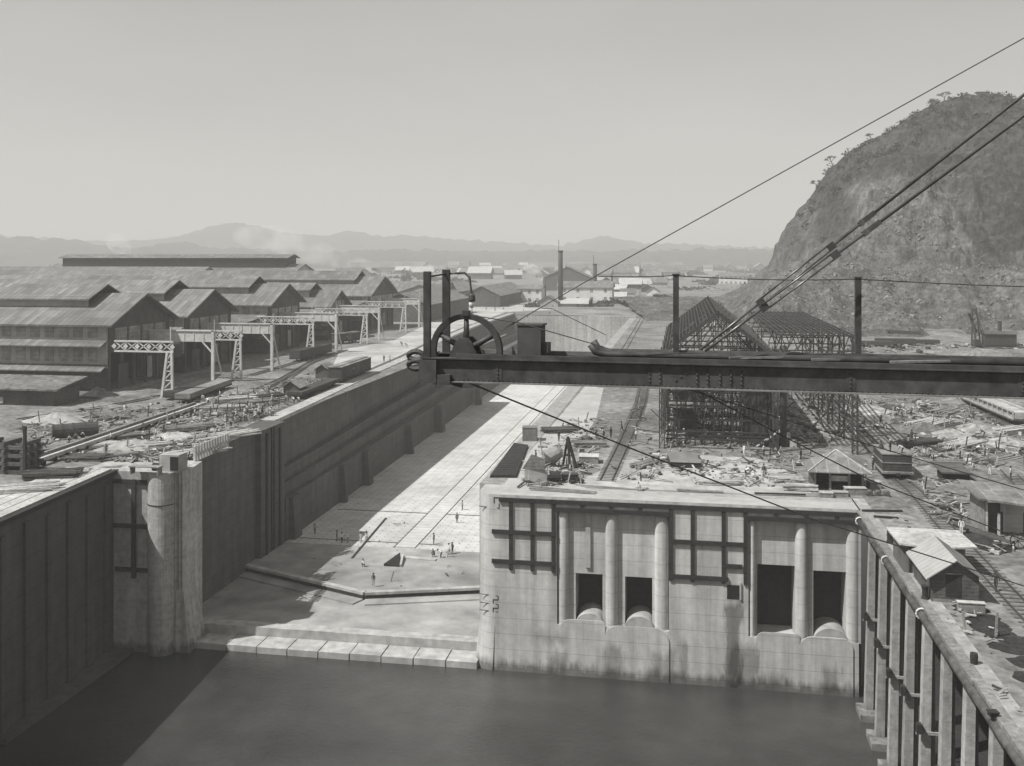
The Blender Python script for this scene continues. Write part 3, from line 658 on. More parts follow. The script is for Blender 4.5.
for (px, py, w_, h_, lab) in ((560.5,309,2.4,32,'tall iron chimney rising between the white power houses'),(595,300,2.4,24,'shorter iron chimney behind the white engine house')):
    x, y = at(px, py); t = thing('chimney', lab, 'chimney', (x,y,0)); b = MB(); b.tube([(x,y,0),(x,y,h_*0.5),(x,y,h_)],[w_*0.62,w_*0.55,w_*0.5],12); b.build('stack', FRAMEST, t, True)
    b = MB(); b.tube([(x,y,h_-0.6),(x,y,h_+0.15)],w_*0.62,12); b.build('rim', FRAMEST, t)
    b = MB(); b.bar((x-w_*0.4,y,h_),(x-w_*0.4,y,h_+6),0.25); b.build('lightning_rod', FRAMEST, t)
x, y = at(657,303); t = thing('water_tank', 'dark tank hut standing alone on the earth right of the dock head', 'tank', (x,y,0)); b = MB(); b.box(x-2.6,x+2.6,y-2,y+2,0,5.4); b.build('tank', DARKWOOD, t); b = MB(); b.tube([(x,y,5.4),(x,y,6.2)],[3.2,0.4],8); b.build('lid', ROOF, t)
# masts on the skyline
for i, (px, py, h_) in enumerate(((76,282,22),(118,281,21),(191,276,34),(256,274,24),(404,270,26),(50,284,20),(640,275,22))):
    x, y = at(px, py, ZL); t = thing('mast', 'thin mast on the skyline, %s' % ('leftmost over the workshop roofs','first one left over the roofs','second from left over the long hall','with hooked top above the dark monitor roof','right of the dark monitor roof','beside the far depot','above the houses near the head of the dock')[[5,0,1,2,3,4,6].index(i) if i in (5,0,1,2,3,4,6) else 0], 'mast', (x,y,ZL))
    b = MB(); b.tube([(x,y,ZL),(x,y,ZL+h_)],[0.5,0.25],6); b.build('pole', FRAMEST, t); b = MB(); b.bar((x-1.4,y,ZL+h_-2),(x+1.4,y,ZL+h_-2),0.25); b.build('crossarm', FRAMEST, t)
# ------------------------------------------------------------------ quarried rock hill on the right
def interp(tab, x):
    if x <= tab[0][0]: return tab[0][1]
    for (x0,y0),(x1,y1) in zip(tab, tab[1:]):
        if x <= x1: return y0+(y1-y0)*(x-x0)/(x1-x0)
    return tab[-1][1]
def sm(a, b, x):
    t = max(0, min(1, (x-a)/(b-a))); return t*t*(3-2*t)
DR = 540.0
sil = [((px-512)/FPX*DR, CAMZ+(HORY-py)/FPX*DR) for px, py in ((757,262),(769,257),(774,248),(776.5,237),(787,227),(798,215),(810,202),(815,190),(819,182),(828,171),(837,163),(848,154),(858,147.5),(876,138.5),(888,133),(902,126),(927,114),(952,105.5),(978,99),(993,96.5),(1013,101),(1030,107),(1060,120),(1110,146),(1180,190),(1280,235),(1400,262))]
def fb(x, y, s, o=5): return noise.fractal(Vector((x*s, y*s, 3.3)), 1.0, 2.1, o)
def hill_h(r, D):
    # lower quarry bench
    n = fb(r, D, 0.02)
    rq = r*430/max(D, 300)
    edge = sm(92, 128, rq+7*n)
    toe = 352+10*fb(r, 0, 0.02)-0.10*max(0, r-190)
    bench = (20+6*fb(r, D, 0.015))*sm(toe, toe+62, D+12*n)*edge
    # the hill proper: talus, quarried cliff, rounded green top; left flank is a sheer cliff
    S = interp(sil, r*min(1.0, DR/D) if D > DR else r)-21
    S = max(0, S)
    q = 0.55+0.45*sm(155, 200, r)*sm(330, 262, r)          # how deep the quarry has bitten in front
    t0 = 430+14*fb(r, 7, 0.012)+26*sm(262,340,r)
    t = (D-t0)/(DR-t0)
    if t <= 0: f = 0
    else:
        quarry = 0.16*sm(0, 0.18, t)+0.42*sm(0.16, 0.42, t)+0.42*sm(0.34, 1.0, t)
        natural = 0.34*sm(0, 0.28, t)+0.66*sm(0.16, 1.0, t)**0.8 if t < 1 else 1
        k = sm(150,178,r)*sm(300,262,r); f = quarry*k+natural*(1-k)
    if D > DR: f = 1-sm(DR+15, DR+190, D)
    up = S*f
    rough = 1.0+0*q
    amp = (3.0+3.5*sm(0.05,0.3,t)*sm(0.75,0.4,t))*min(1, up/12)
    z = bench+up+amp*fb(r, D, 0.05)*1.0*sm(0.0,0.1,abs(t-1))+(0.9*fb(r, D, 0.22, 3) if bench+up > 2 else 0)
    if up > 3:      # gullies and ledges of the quarried face
        z += 4.0*(1-2*abs(fb(r, D*0.35+z*1.2, 0.04, 5)))*min(1, up/15)*sm(1.05,0.8,t)
        zz = z/7.0+0.6*fb(r, D, 0.02, 3); z += 1.6*math.sin(zz*2*PI)*0.55*sm(0.9,0.6,t)
    if bench > 2: z += (2.6*(1-2.2*abs(fb(r+90, D*0.6, 0.04, 4)))+1.3*fb(r, D, 0.12, 3))*min(1, bench/8)*sm(60, 20, up)
    # blasted rubble on the lower benches
    if bench > 3 and up < 40: z += 1.2*max(0, fb(r+40, D, 0.16, 3))
    return z-0.35
g = MB(); NR, ND = 330, 250; r0, r1, d0, d1 = 60.0, 480.0, 322.0, 740.0
for j in range(ND+1):
    v = j/ND; D = d0+(d1-d0)*(v**1.35)
    for i in range(NR+1):
        r = r0+(r1-r0)*(i/NR)**1.15*1.0
        rr = r+2.2*noise.noise(Vector((r*0.06, D*0.06, 9)))+1.4*noise.noise(Vector((r*0.25, D*0.2, 2)))
        z = hill_h(rr, D); x, y = RD(r, D); g.v.append((x, y, z))
for j in range(ND):
    for i in range(NR):
        a = j*(NR+1)+i; g.f.append((a, a+1, a+NR+2, a+NR+1)); g.mi.append(0)
def hill_mat():
    m = bpy.data.materials.new('quarried_hill'); m.use_nodes = True; t = m.node_tree; N, L = t.nodes, t.links; b = N['Principled BSDF']; b.inputs['Roughness'].default_value = 1; b.inputs['Specular IOR Level'].default_value = 0.1
    ge = N.new('ShaderNodeNewGeometry')
    def nz(sc, st, det=6):
        mp = N.new('ShaderNodeMapping'); mp.inputs['Scale'].default_value = st; L.new(ge.outputs['Position'], mp.inputs[0]); n = N.new('ShaderNodeTexNoise'); n.inputs['Scale'].default_value = sc; n.inputs['Detail'].default_value = det; n.inputs['Roughness'].default_value = 0.65; L.new(mp.outputs[0], n.inputs[0]); return n.outputs[0]
    def mr(v, a, c, lo, hi):
        n = N.new('ShaderNodeMapRange'); L.new(v, n.inputs[0])
        for i, q in enumerate((a, c, lo, hi)): n.inputs[i+1].default_value = q
        return n.outputs[0]
    def mth(op, a, c):
        n = N.new('ShaderNodeMath'); n.operation = op
        for i, v in enumerate((a, c)):
            if isinstance(v, (int, float)): n.inputs[i].default_value = v
            else: L.new(v, n.inputs[i])
        return n.outputs[0]
    # bare rock where the quarry has been worked, scrub elsewhere
    at_ = N.new('ShaderNodeAttribute'); at_.attribute_name = 'rock'
    edge = mr(mth('ADD', at_.outputs['Fac'], mr(nz(0.05,(1,1,1)), 0.3, 0.7, -0.55, 0.55)), 0.15, 0.85, 0, 1)
    rock = mth('MULTIPLY', mr(nz(0.09,(1,1,0.35)), 0.3, 0.7, 0.06, 0.165), mr(nz(0.5,(1,1,0.5),8), 0.32, 0.68, 0.45, 1.6))
    scrub = mth('MULTIPLY', mr(nz(0.06,(1,1,1)), 0.3, 0.7, 0.032, 0.072), mr(nz(0.35,(1,1,1),8), 0.32, 0.68, 0.35, 1.7))
    mix = N.new('ShaderNodeMix'); mix.data_type = 'FLOAT'; L.new(edge, mix.inputs[0]); L.new(scrub, mix.inputs[2]); L.new(rock, mix.inputs[3])
    cm = N.new('ShaderNodeCombineXYZ')
    for i in range(3): L.new(mth('MULTIPLY', mix.outputs[0], TINT[i]), cm.inputs[i])
    L.new(cm.outputs[0], b.inputs['Base Color'])
    bp = N.new('ShaderNodeBump'); bp.inputs['Strength'].default_value = 0.9; bp.inputs['Distance'].default_value = 2.0; L.new(nz(0.5,(1,1,0.8)), bp.inputs['Height']); L.new(bp.outputs[0], b.inputs['Normal'])
    return m
ho = g.build('rock_hill', hill_mat()); struct(ho)
at_ = ho.data.attributes.new('rock', 'FLOAT', 'POINT'); vals = []
for (x, y, z) in g.v:
    r = x*CA+y*SA; D = -x*SA+y*CA
    px = 512+FPX*r/D; py = HORY-(z-CAMZ)/D*FPX
    k = sm(835,865,px)*sm(985,940,px)*sm(165,195,py)            # worked quarry face
    k = max(k, sm(215,262,py)*0.9, 0.72*sm(845,800,px)*sm(190,215,py))
    k = max(k, 0.0)
    if px > 975 and py < 268: k *= 0.25
    vals.append(k)
at_.data.foreach_set('value', vals)
# loose rocks on the benches of the quarry
rb = MB(); r2 = random.Random(11)
def chunk(b, c, s):
    from mathutils import Euler
    e = Euler((r2.random()*6, r2.random()*6, r2.random()*6)); vs = []
    for x in (-1,1):
        for y in (-1,1):
            for z in (-1,1):
                v = Vector((x*s*(0.5+r2.random()), y*s*(0.5+r2.random()), z*s*(0.35+0.6*r2.random()))); v.rotate(e); vs.append(v+Vector(c))
    b.add(vs, [(0,1,3,2),(4,6,7,5),(0,4,5,1),(2,3,7,6),(0,2,6,4),(1,5,7,3)])
for k in range(5000):
    px = 740+300*r2.random(); D = 350+120*r2.random(); r = (px-512)/FPX*D
    z = hill_h(r, D)
    if z < 1.5: continue
    if D > 435 and not (845 < px < 960): continue
    x, y = RD(r, D); chunk(rb, (x, y, z), 0.15+0.5*r2.random()**4)
tag(rb.build('quarry_rocks', M('quarry_rock',0.16,0.5,0.5,0.1,0.3,1)), 'loose broken rock lying on the benches of the quarried hill', 'rocks', kind='stuff')

# far hills behind the plain
def ridge(name, D0, tab, thick, seed, base_y=259, mat=HILLFAR, rough=1.0):
    g = MB(); pts = tab; n = 420; x0, x1 = tab[0][0], tab[-1][0]; rows = 22
    for j in range(rows+1):
        v = j/rows*2-1
        for i in range(n+1):
            px = x0+(x1-x0)*i/n; D = D0+v*thick; r = (px-512)/FPX*D0
            H_ = (base_y-interp(tab, px))/FPX*D0
            prof = max(0, 1-abs(v))**0.8
            nn = noise.fractal(Vector((r*0.004+seed, D*0.006, seed)), 1.0, 2, 6)
            n2 = noise.fractal(Vector((r*0.03+seed, D*0.03, seed)), 1.0, 2, 4)
            z = H_*prof*(1+0.35*nn*(1-prof))+n2*13*rough*min(1, prof*3)+28*(D0/ FPX)*0
            x, y = RD(r, D); g.v.append((x, y, max(-2, z+ (CAMZ-(base_y-HORY)/FPX*D0)*prof*1.0)))
    for j in range(rows):
        for i in range(n):
            a = j*(n+1)+i; g.f.append((a,a+1,a+n+2,a+n+1)); g.mi.append(0)
    o = g.build(name, mat, None, True); struct(o)
ridge('hills', 2900, [(-300,246),(-100,236),(0,238),(25,237),(45,240),(65,238),(85,243),(105,247),(140,249),(165,243),(185,241),(200,247),(260,250),(330,252),(420,250),(500,252),(560,250),(600,252),(680,250),(760,249),(900,252),(1200,254)], 500, 1)
ridge('far_hills', 4300, [(-400,240),(-150,230),(0,236),(100,241),(150,240),(180,236),(205,229),(222,224),(240,222.5),(258,226),(275,231),(300,234),(325,236),(345,231),(360,232),(380,237),(405,235),(440,238),(480,241),(520,243),(560,246),(580,241),(600,236),(615,237.5),(640,243),(690,244),(740,247),(800,248),(1000,246),(1300,242)], 700, 5)

# scrub on the plain, bushes by the head of the dock
FOLF = M('bush_leaves', 0.05, 0.5, 0.4, 0.1, 0.3, 1)
def bush(label, px, py, z, wd, ht, n=260, seed=0, name='bush'):
    p = U(px, py, z=z); r3 = random.Random(seed+int(px)); b = MB()
    for k in range(n):
        a = r3.random()*2*PI; rr = math.sqrt(r3.random()); h = r3.random()**0.8*(1-0.55*rr*rr)*(0.75+0.4*math.sin(a*3+seed))
        c = Vector((p.x+math.cos(a)*rr*wd/2, p.y+math.sin(a)*rr*wd*0.35, z+h*ht)); s = 0.06*wd*(0.35+r3.random()); s = min(s, 0.9)
        u = Vector((r3.uniform(-1,1), r3.uniform(-1,1), r3.uniform(-0.6,1))).normalized()*s; v = u.cross(Vector((r3.uniform(-1,1), r3.uniform(-1,1), r3.uniform(-1,1)))).normalized()*s*0.7
        b.add([c-u-v, c+u-v, c+u+v, c-u+v], [(0,1,2,3)])
    t = thing(name, label, 'bush', (p.x, p.y, z)); b.build('foliage', FOLF, t)
    s_ = MB(); s_.tube([(p.x,p.y,z-0.1),(p.x,p.y,z+ht*0.5)],[0.25,0.1],6); s_.build('stem', BARK, t)
bush('dark bush patch before the white power house', 531, 310, 0, 9, 5, 300, 1)
bush('long low scrub bank right of the small pale shed', 592, 309, 0, 24, 5, 500, 2)
bush('scrub bank sloping down to the dock head', 612, 306, 0, 18, 4, 400, 3)
bush('round dark tree beside the palm', 406, 281, ZL, 13, 14, 420, 4)
bush('bush patch on the sandy yard left of the power house', 488, 303, ZL, 16, 4, 300, 5)
bush('scrub patch on the earth bank below the barracks', 700, 292, 0, 40, 5, 400, 6)
bush('low scrub patch left of the steel frame', 668, 300, 0, 16, 4, 300, 7)
bush('low scrub right of the barracks', 752, 280, 0, 30, 6, 300, 8)
def palm(label, px, py, z, ht):
    p = U(px, py, z=z); t = thing('palm_tree', label, 'palm', tuple(p)); b = MB(); top = Vector((p.x+0.6, p.y, z+ht))
    b.tube([p, p+Vector((0.2,0,ht*0.5)), top], [0.45,0.32,0.25], 8); b.build('trunk', BARK, t)
    c = MB(); r3 = random.Random(5)
    for k in range(24):
        a = 2*PI*k/24+r3.random()*0.2; up = r3.uniform(0.15, 1.1); L_ = ht*0.33*r3.uniform(0.8,1.1); pts = []
        for s_ in range(6):
            f = s_/5; pts.append(top+Vector((math.cos(a)*L_*f, math.sin(a)*L_*f, L_*(up*f-1.1*f*f))))
        for s_ in range(5):
            d = (pts[s_+1]-pts[s_]); sd = d.cross(Vector((0,0,1))).normalized()*(0.75*(1-abs(s_-2)/4))
            dr = Vector((0,0,-0.35))
            c.add([pts[s_], pts[s_+1], pts[s_+1]+sd+dr, pts[s_]+sd+dr], [(0,1,2,3)]); c.add([pts[s_], pts[s_+1], pts[s_+1]-sd+dr, pts[s_]-sd+dr], [(0,1,2,3)])
    c.build('crown', FOLF, t)
palm('palm tree with spreading fronds behind the last gabled workshops', 374, 279, ZL, 13)
# bare trees along the crest of the rock hill
def bare_tree(label, px, ht, lean, seed):
    r = (px-512)/FPX*DR; D = DR
    best = max(((hill_h((px-512)/FPX*D_, D_)-CAMZ)/D_, D_) for D_ in range(450, 560, 4)); D = best[1]; r = (px-512)/FPX*D
    x, y = RD(r, D); z = hill_h(r, D)-0.4; t = thing('bare_tree', label, 'tree', (x,y,z)); r3 = random.Random(seed)
    top = Vector((x+lean*CA*0.5, y+lean*SA*0.5, z+ht*0.45)); b = MB(); b.tube([(x,y,z-1), top], [0.35,0.22], 6); b.build('trunk', BARK, t); c = MB()
    def br(p, d, L_, w_, k):
        e = p+d*L_; c.tube([p, e], [w_, w_*0.5], 5, False)
        if k == 0:
            for q_ in range(7):
                o = e+Vector((r3.uniform(-1,1), r3.uniform(-1,1), r3.uniform(-0.3,0.4)))*0.9; s = r3.uniform(0.18,0.5); c.add([o+Vector((-s,0,0)),o+Vector((s,0,s*0.4)),o+Vector((s*0.6,s,s))], [(0,1,2)])
            return
        for q_ in range(3):
            nd = (d+Vector((r3.uniform(-0.9,0.9)+lean*0.06, r3.uniform(-0.7,0.7), r3.uniform(-0.15,0.5)))).normalized(); br(e, nd, L_*0.72, w_*0.6, k-1)
    for q_ in range(4): br(top, Vector((r3.uniform(-1,1)+lean*0.12, r3.uniform(-0.6,0.6), r3.uniform(0.1,0.8))).normalized(), ht*0.26, 0.17, 2)
    c.build('crown', BARK, t)
bare_tree('leaning bare tree at the left edge of the hill cliff', 834, 5.5, -3.0, 3)
bare_tree('flat topped bare tree a little higher on the hill edge', 872, 3.5, -2, 4)
bare_tree('small bush like tree halfway up the crest of the hill', 932, 3.5, 0.5, 6)
bare_tree('thin upright bare tree near the top of the hill', 944, 5.5, 0.5, 5)
bare_tree('dark leaning tree on the ledge below the hill cliff', 816, 5, 0.5, 8)
sk = MB(); r8 = random.Random(4)
for k in range(210):
    px = r8.uniform(800, 1060); D_ = max(((hill_h((px-512)/FPX*d, d)-CAMZ)/d, d) for d in range(450, 552, 6))[1]-r8.random()*30; r_ = (px-512)/FPX*D_; x, y = RD(r_, D_); z = hill_h(r_, D_)
    for j in range(26):
        c = Vector((x+r8.gauss(0,1.3), y+r8.gauss(0,1.3), z+abs(r8.gauss(0,0.9)))); s = r8.uniform(0.2,0.6); u = Vector((r8.uniform(-1,1),r8.uniform(-1,1),r8.uniform(-1,1))).normalized()*s; v = u.cross(Vector((r8.uniform(-1,1),r8.uniform(-1,1),1))).normalized()*s*0.7
        sk.add([c-u-v,c+u-v,c+u+v,c-u+v],[(0,1,2,3)])
tag(sk.build('hill_scrub', FOLF), 'low scrub along the crest of the rock hill', 'scrub', kind='stuff')
# summit hut
best = max(((hill_h((983-512)/FPX*D_, D_)-CAMZ)/D_, D_) for D_ in range(450, 560, 4)); D_ = best[1]; r_ = (983-512)/FPX*D_; x, y = RD(r_, D_); z = hill_h(r_, D_)-0.6
t = thing('summit_hut', 'tiny pale hut and earthwork on the summit of the hill', 'hut', (x,y,z)); b = MB(); b.box(x-3,x+3,y-1.5,y+1.5,z,z+2); b.build('wall', SAND, t); b = MB(); b.box(x-4,x+2.4,y-2,y+2,z+2,z+2.4); b.build('roof', FRAMEST, t)
# twin piers of a hoist on the hillside
for (px, py, lab) in ((946,162,'left dark stump of the hoist pair on the hill slope'),(958,161,'right dark stump of the hoist pair on the hill slope')):
    D_ = next(d for d in range(440, 560) if hill_h((px-512)/FPX*d, d) > CAMZ-(py-HORY)/FPX*d-1.5); r_ = (px-512)/FPX*D_; x, y = RD(r_, D_); z = hill_h(r_, D_)
    b = MB(); b.cbox((x,y,z+1.6),(3.0,2.0,5.2)); b.cbox((x,y,z+4.4),(3.6,2.6,0.5)); t = b.build('hoist_pier', FRAMEST); tag(t, lab, 'hoist pier')

# haze and smoke
hz = MB(); hz.box(-8000,8000,-300,9300,-26,330)
ho = hz.build('haze', None); ho['kind'] = 'stuff'
def volmat(name, dens, col=(1,0.99,0.965), an=0.0, cloud=None):
    m = bpy.data.materials.new(name); m.use_nodes = True; t = m.node_tree; t.nodes.clear(); o = t.nodes.new('ShaderNodeOutputMaterial'); v = t.nodes.new('ShaderNodeVolumePrincipled')
    v.inputs['Color'].default_value = (*col, 1); v.inputs['Density'].default_value = dens; v.inputs['Anisotropy'].default_value = an; t.links.new(v.outputs[0], o.inputs['Volume'])
    if cloud:
        tc = t.nodes.new('ShaderNodeTexCoord'); n = t.nodes.new('ShaderNodeTexNoise'); n.inputs['Scale'].default_value = cloud; n.inputs['Detail'].default_value = 4
        mr = t.nodes.new('ShaderNodeMapRange'); mr.inputs[1].default_value = 0.42; mr.inputs[2].default_value = 0.75; mr.inputs[3].default_value = 0; mr.inputs[4].default_value = dens*2
        t.links.new(tc.outputs['Object'], n.inputs['Vector']); t.links.new(n.outputs[0], mr.inputs[0]); t.links.new(mr.outputs[0], v.inputs['Density'])
    return m
ho.data.materials.clear(); ho.data.materials.append(volmat('haze_air', HAZE_D, (0.80,0.79,0.765)))
def smoke(label, pts, dens, cloud):
    b = MB()
    b.tube([Vector(p) for p, r in pts], [r for p, r in pts], 14); o = b.build('smoke', volmat('smoke_vol', dens, cloud=cloud)); tag(o, label, 'smoke', kind='stuff')
x, y = at(540,303); smoke('white smoke plume blowing left from the power house', [((x+1,y+5,12),0.5),((x+0.4,y+5,15),1.4),((x-1.6,y+6,18),2.4),((x-4.5,y+7,20.5),3.2),((x-8,y+8,21.5),3.4),((x-12,y+9,21.5),1.2)], 0.3, 0.3)
p = U(128,262,D=1500); smoke('thin smoke column rising behind the far left hall roofs', [((p.x,p.y,4),3),((p.x-3,p.y,22),9),((p.x-8,p.y,40),14),((p.x-20,p.y,54),16),((p.x-36,p.y,62),7)], 0.035, 0.06)
p = U(318,260,D=2300); smoke('long low bank of smoke drifting before the far hills', [((p.x+150,p.y,6),8),((p.x+60,p.y,24),22),((p.x-30,p.y,48),34),((p.x-120,p.y,70),38),((p.x-210,p.y,86),18)], 0.014, 0.022)
# ------------------------------------------------------------------ crane boom in the foreground
A_, B_ = U(428,357,D=30.0), U(1024,371,D=26.3); B_.z = A_.z
dB = (B_-A_).normalized(); nB = Vector((-dB.y, dB.x, 0))          # along the boom, and away from the camera
def P(s_, o, h): return A_+dB*s_+nB*o+Vector((0,0,h))
ZG = 0.0
t = thing('crane_boom', 'dark riveted double girder crane boom reaching across the photo', 'crane boom', tuple(A_))
L_ = 24.0
def girder(o, name):
    b = MB(); b.bar(P(-0.12,o,-0.37), P(L_,o,-0.37), 0.03, 0.70); b.build('web', STEEL, t)
    b = MB(); b.bar(P(-0.15,o,-0.02), P(L_,o,-0.02), 0.30, 0.035); b.build('top_flange', STEEL, t)
    b = MB(); b.bar(P(-0.15,o,-0.725), P(L_,o,-0.725), 0.30, 0.035); b.build('bottom_flange', STEELB, t)
STEELB = M('worn_steel', 0.16, 0.3, 1.5, 0.3, 0.2, 0.5)
girder(0, 'near'); girder(1.55, 'far')
riv = MB()
for s_ in [x*0.001 for x in (2200,6750,7050,8100,8400,8750,9050,9350,12300,16700)]:
    for k in range(4):
        c = P(s_, -0.02, -0.2-0.12*k); riv.tube([c, c-nB*0.04], [0.038,0.022], 8)
for k in range(4): riv.tube([P(7.5+0.14*k,-0.02,-0.5+0.1*k), P(7.5+0.14*k,-0.045,-0.5+0.1*k)],[0.038,0.022],8)
for k in range(150):
    for h in (-0.075, -0.665):
        c = P(0.2+k*0.155, -0.02, h); riv.tube([c, c-nB*0.03], [0.024,0.014], 6)
riv.build('rivets', STEEL, t)['kind'] = 'stuff'
for (o, h) in ((0.0,0.06),(0.75,0.28),(1.55,0.06)):
    b = MB(); s0 = 0.9 if o != 0.75 else 4.9
    if o == 0.75: b.tube([P(s0+0.0,o,0.42), P(s0+0.15,o,0.2), P(s0+0.5,o,0.12), P(L_,o,0.12)], 0.11, 10); b.tube([P(s0+0.05,o+0.3,0.5), P(s0+0.2,o+0.3,0.26), P(s0+0.55,o+0.3,0.17), P(L_,o+0.3,0.17)], 0.11, 10); b.build('pipe', STEEL, t, True)
    else: b.bar(P(s0,o,h), P(L_,o,h), 0.09, 0.12); b.build('rail', STEELB if o else STEEL, t)
for s_ in (2.2, 6.9, 12.3, 16.7):
    b = MB(); b.bar(P(s_,-0.022,-0.66), P(s_,-0.022,-0.08), 0.26, 0.014, up=tuple(nB)); b.build('splice_plate', STEEL, t)
for s_ in (1.5,4.5,7.5,10.5,13.5,16.5,19.5):
    b = MB(); b.bar(P(s_,0.02,-0.1), P(s_,1.53,-0.1), 0.2, 0.12); b.build('cross_tie', STEEL, t)
b = MB()
for i, (s_, o) in enumerate(((9.0,0.5),(11.3,0.6),(13.4,0.4))):
    b = MB(); b.bar(P(s_,o,0.12), P(s_+1.6,o+0.25,0.16), 0.16, 0.06); b.build('loose_plank', WOOD, t)
# end plate, coupling rings
b = MB(); b.bar(P(-0.16,-0.15,-0.37), P(-0.16,1.7,-0.37), 0.06, 0.78); b.build('end_plate', STEEL, t)
for z in (0.02,-0.26):
    b = MB(); c = P(-0.42,0.1,z); b.tube([c+dB*(0.24*math.cos(a))+Vector((0,0,0.13*math.sin(a))) for a in [2*PI*k/12 for k in range(13)]],0.085,8); b.build('coupling_ring', STEEL, t)
b = MB(); b.cbox(tuple(P(0.05,-0.12,-0.42)),(0.55,0.2,0.7),math.atan2(dB.y,dB.x)); b.cbox(tuple(P(0.5,-0.1,-0.66)),(0.5,0.2,0.3),math.atan2(dB.y,dB.x)); b.build('end_block', STEEL, t)
# end posts with tie rod and hanging lamp
for (px, o, D, w_) in ((426.7,0.05,30,0.2),(446,1.6,31.5,0.22)):
    q = U(px, 272, D=D); b = MB(); s_ = (q-A_).dot(dB); b.bar(P(s_,o,-0.4), P(s_,o,2.62 if o < 1 else 2.66), w_, w_); b.build('end_post', STEEL, t)
sA, sB = (U(426.7,272,D=30)-A_).dot(dB), (U(446,272,D=31.5)-A_).dot(dB)
b = MB(); b.tube([P(sA,0.05,2.45), P(sB,1.6,2.52), P(sB+0.5,1.6,2.54)], 0.03, 6)
b.tube([P(sB+0.3,1.6,2.54), P(sB+0.6,1.6,2.56), P(sB+0.78,1.6,2.4), P(sB+0.82,1.6,2.05), P(sB+0.85,1.6,1.9)], 0.035, 8); b.build('tie_rod', STEEL, t)
lt = thing('hanging_lamp', 'glass lamp hanging from a bent pipe at the boom end', 'lamp', tuple(P(sB+0.85,1.6,1.9)))
c = P(sB+0.85,1.6,1.9); b = MB(); b.tube([c, c-Vector((0,0,0.06)), c-Vector((0,0,0.2)), c-Vector((0,0,0.26))], [0.04,0.10,0.12,0.11], 12); b.build('lamp_cap', STEEL, lt)
b = MB(); b.tube([c-Vector((0,0,0.24)), c-Vector((0,0,0.33)), c-Vector((0,0,0.42)), c-Vector((0,0,0.47))], [0.08,0.10,0.08,0.03], 12); b.build('globe', LAMPGL, lt, True)
# sheave wheel
wc = P(1.02, 0.72, 0.15); wt = thing('sheave_wheel', 'big spoked sheave wheel standing on the boom end', 'wheel', tuple(wc)); b = MB(); R_ = 1.15; n = 48
prof = [(R_-0.17,-0.09),(R_,-0.11),(R_-0.04,-0.03),(R_-0.04,0.03),(R_,0.11),(R_-0.17,0.09)]
for k in range(n):
    a = 2*PI*k/n
    for (r, o) in prof: b.v.append(tuple(wc+dB*(r*math.cos(a))+Vector((0,0,r*math.sin(a)))+nB*o))
for k in range(n):
    for j in range(6):
        k2, j2 = (k+1) % n, (j+1) % 6; b.f.append((k*6+j, k2*6+j, k2*6+j2, k*6+j2)); b.mi.append(0)
b.build('rim', STEEL, wt)
for k in range(6):
    a = R(90)+k*PI/3; d = dB*math.cos(a)+Vector((0,0,math.sin(a))); b = MB(); b.tube([wc+d*0.14, wc+d*1.0], [0.11,0.075], 8); b.build('spoke', STEEL, wt, True)
b = MB(); b.tube([wc-nB*0.2, wc+nB*0.2], 0.19, 16); b.build('hub', STEEL, wt)
for o in (-0.32, 0.32):
    b = MB(); q = wc+nB*o; b.add([q+dB*x+nB*y+Vector((0,0,z)) for y in (-0.06,0.06) for x, z in ((-0.46,-0.17),(0.46,-0.17),(0.26,0.28),(0.12,0.42),(-0.12,0.42),(-0.26,0.28))],
        [(0,1,2,3,4,5),(11,10,9,8,7,6)]+[(i,6+i,6+(i+1)%6,(i+1)%6) for i in range(6)]); b.build('bearing_stand', STEEL, wt)
b = MB(); q = wc+Vector((0,0,R_+0.02)); b.cbox(tuple(q),(0.2,0.3,0.16)); b.build('grease_box', STEEL, wt)
# box on the boom
p = P(3.08, 0.75, 0.0); t2 = thing('motor_box', 'dark square box standing on the boom beside the wheel', 'box', tuple(p)); b = MB(); b.cbox(tuple(P(3.08,0.75,0.52)),(0.72,0.75,0.92), math.atan2(dB.y,dB.x)); b.build('casing', BOXM := M('painted_box',0.06,0.2,2), t2)
b = MB(); b.cbox(tuple(P(3.10,0.75,1.0)),(0.78,0.8,0.05), math.atan2(dB.y,dB.x)); b.build('lid', BOXM, t2); b = MB(); b.cbox(tuple(P(3.54,0.75,0.3)),(0.2,0.5,0.3), math.atan2(dB.y,dB.x)); b.build('terminal', STEEL, t2)
b = MB(); q = P(2.45,0.75,0.05); b.tube([q, q+Vector((0,0,0.12)), q+Vector((0,0,0.26))],[0.14,0.1,0.03],10); tag(b.build('oil_cup', STEEL), 'small dark oil can between the wheel and the box', 'oil can')
# hand rail stanchions and wire
for (px, y0, lab) in ((676,275,'left dark stanchion post standing behind the boom with a wire on top'),(858,278,'right dark stanchion post standing behind the boom in front of the hill')):
    D0 = 29.2 if px < 700 else 28.4; q = U(px, y0, D=D0); s_ = (q-A_).dot(dB); o = (q-A_).dot(nB); b = MB()
    b.bar(P(s_,o,-0.1), P(s_,o,(q-A_).z), 0.17, 0.17); t3 = thing('stanchion', lab, 'post', tuple(P(s_,o,-0.1))); b.build('post', STEEL, t3)
    b = MB(); b.bar(P(s_,o,(q-A_).z), P(s_,o,(q-A_).z+0.04), 0.22, 0.22); b.build('post_cap', STEEL, t3)
    b = MB(); b.bar(P(s_,o,0.05), P(s_,1.5,0.0), 0.1); b.build('bracket', STEEL, t3)
w_ = MB(); a0, a1 = U(676,275.5,D=29.2), U(858,279,D=28.4); e0 = U(598,276,D=29.6); e1 = U(1180,289,D=27.0)
def sag(a, c, d, n=8): return [a+(c-a)*(k/n)-Vector((0,0,d*4*(k/n)*(1-k/n))) for k in range(n+1)]
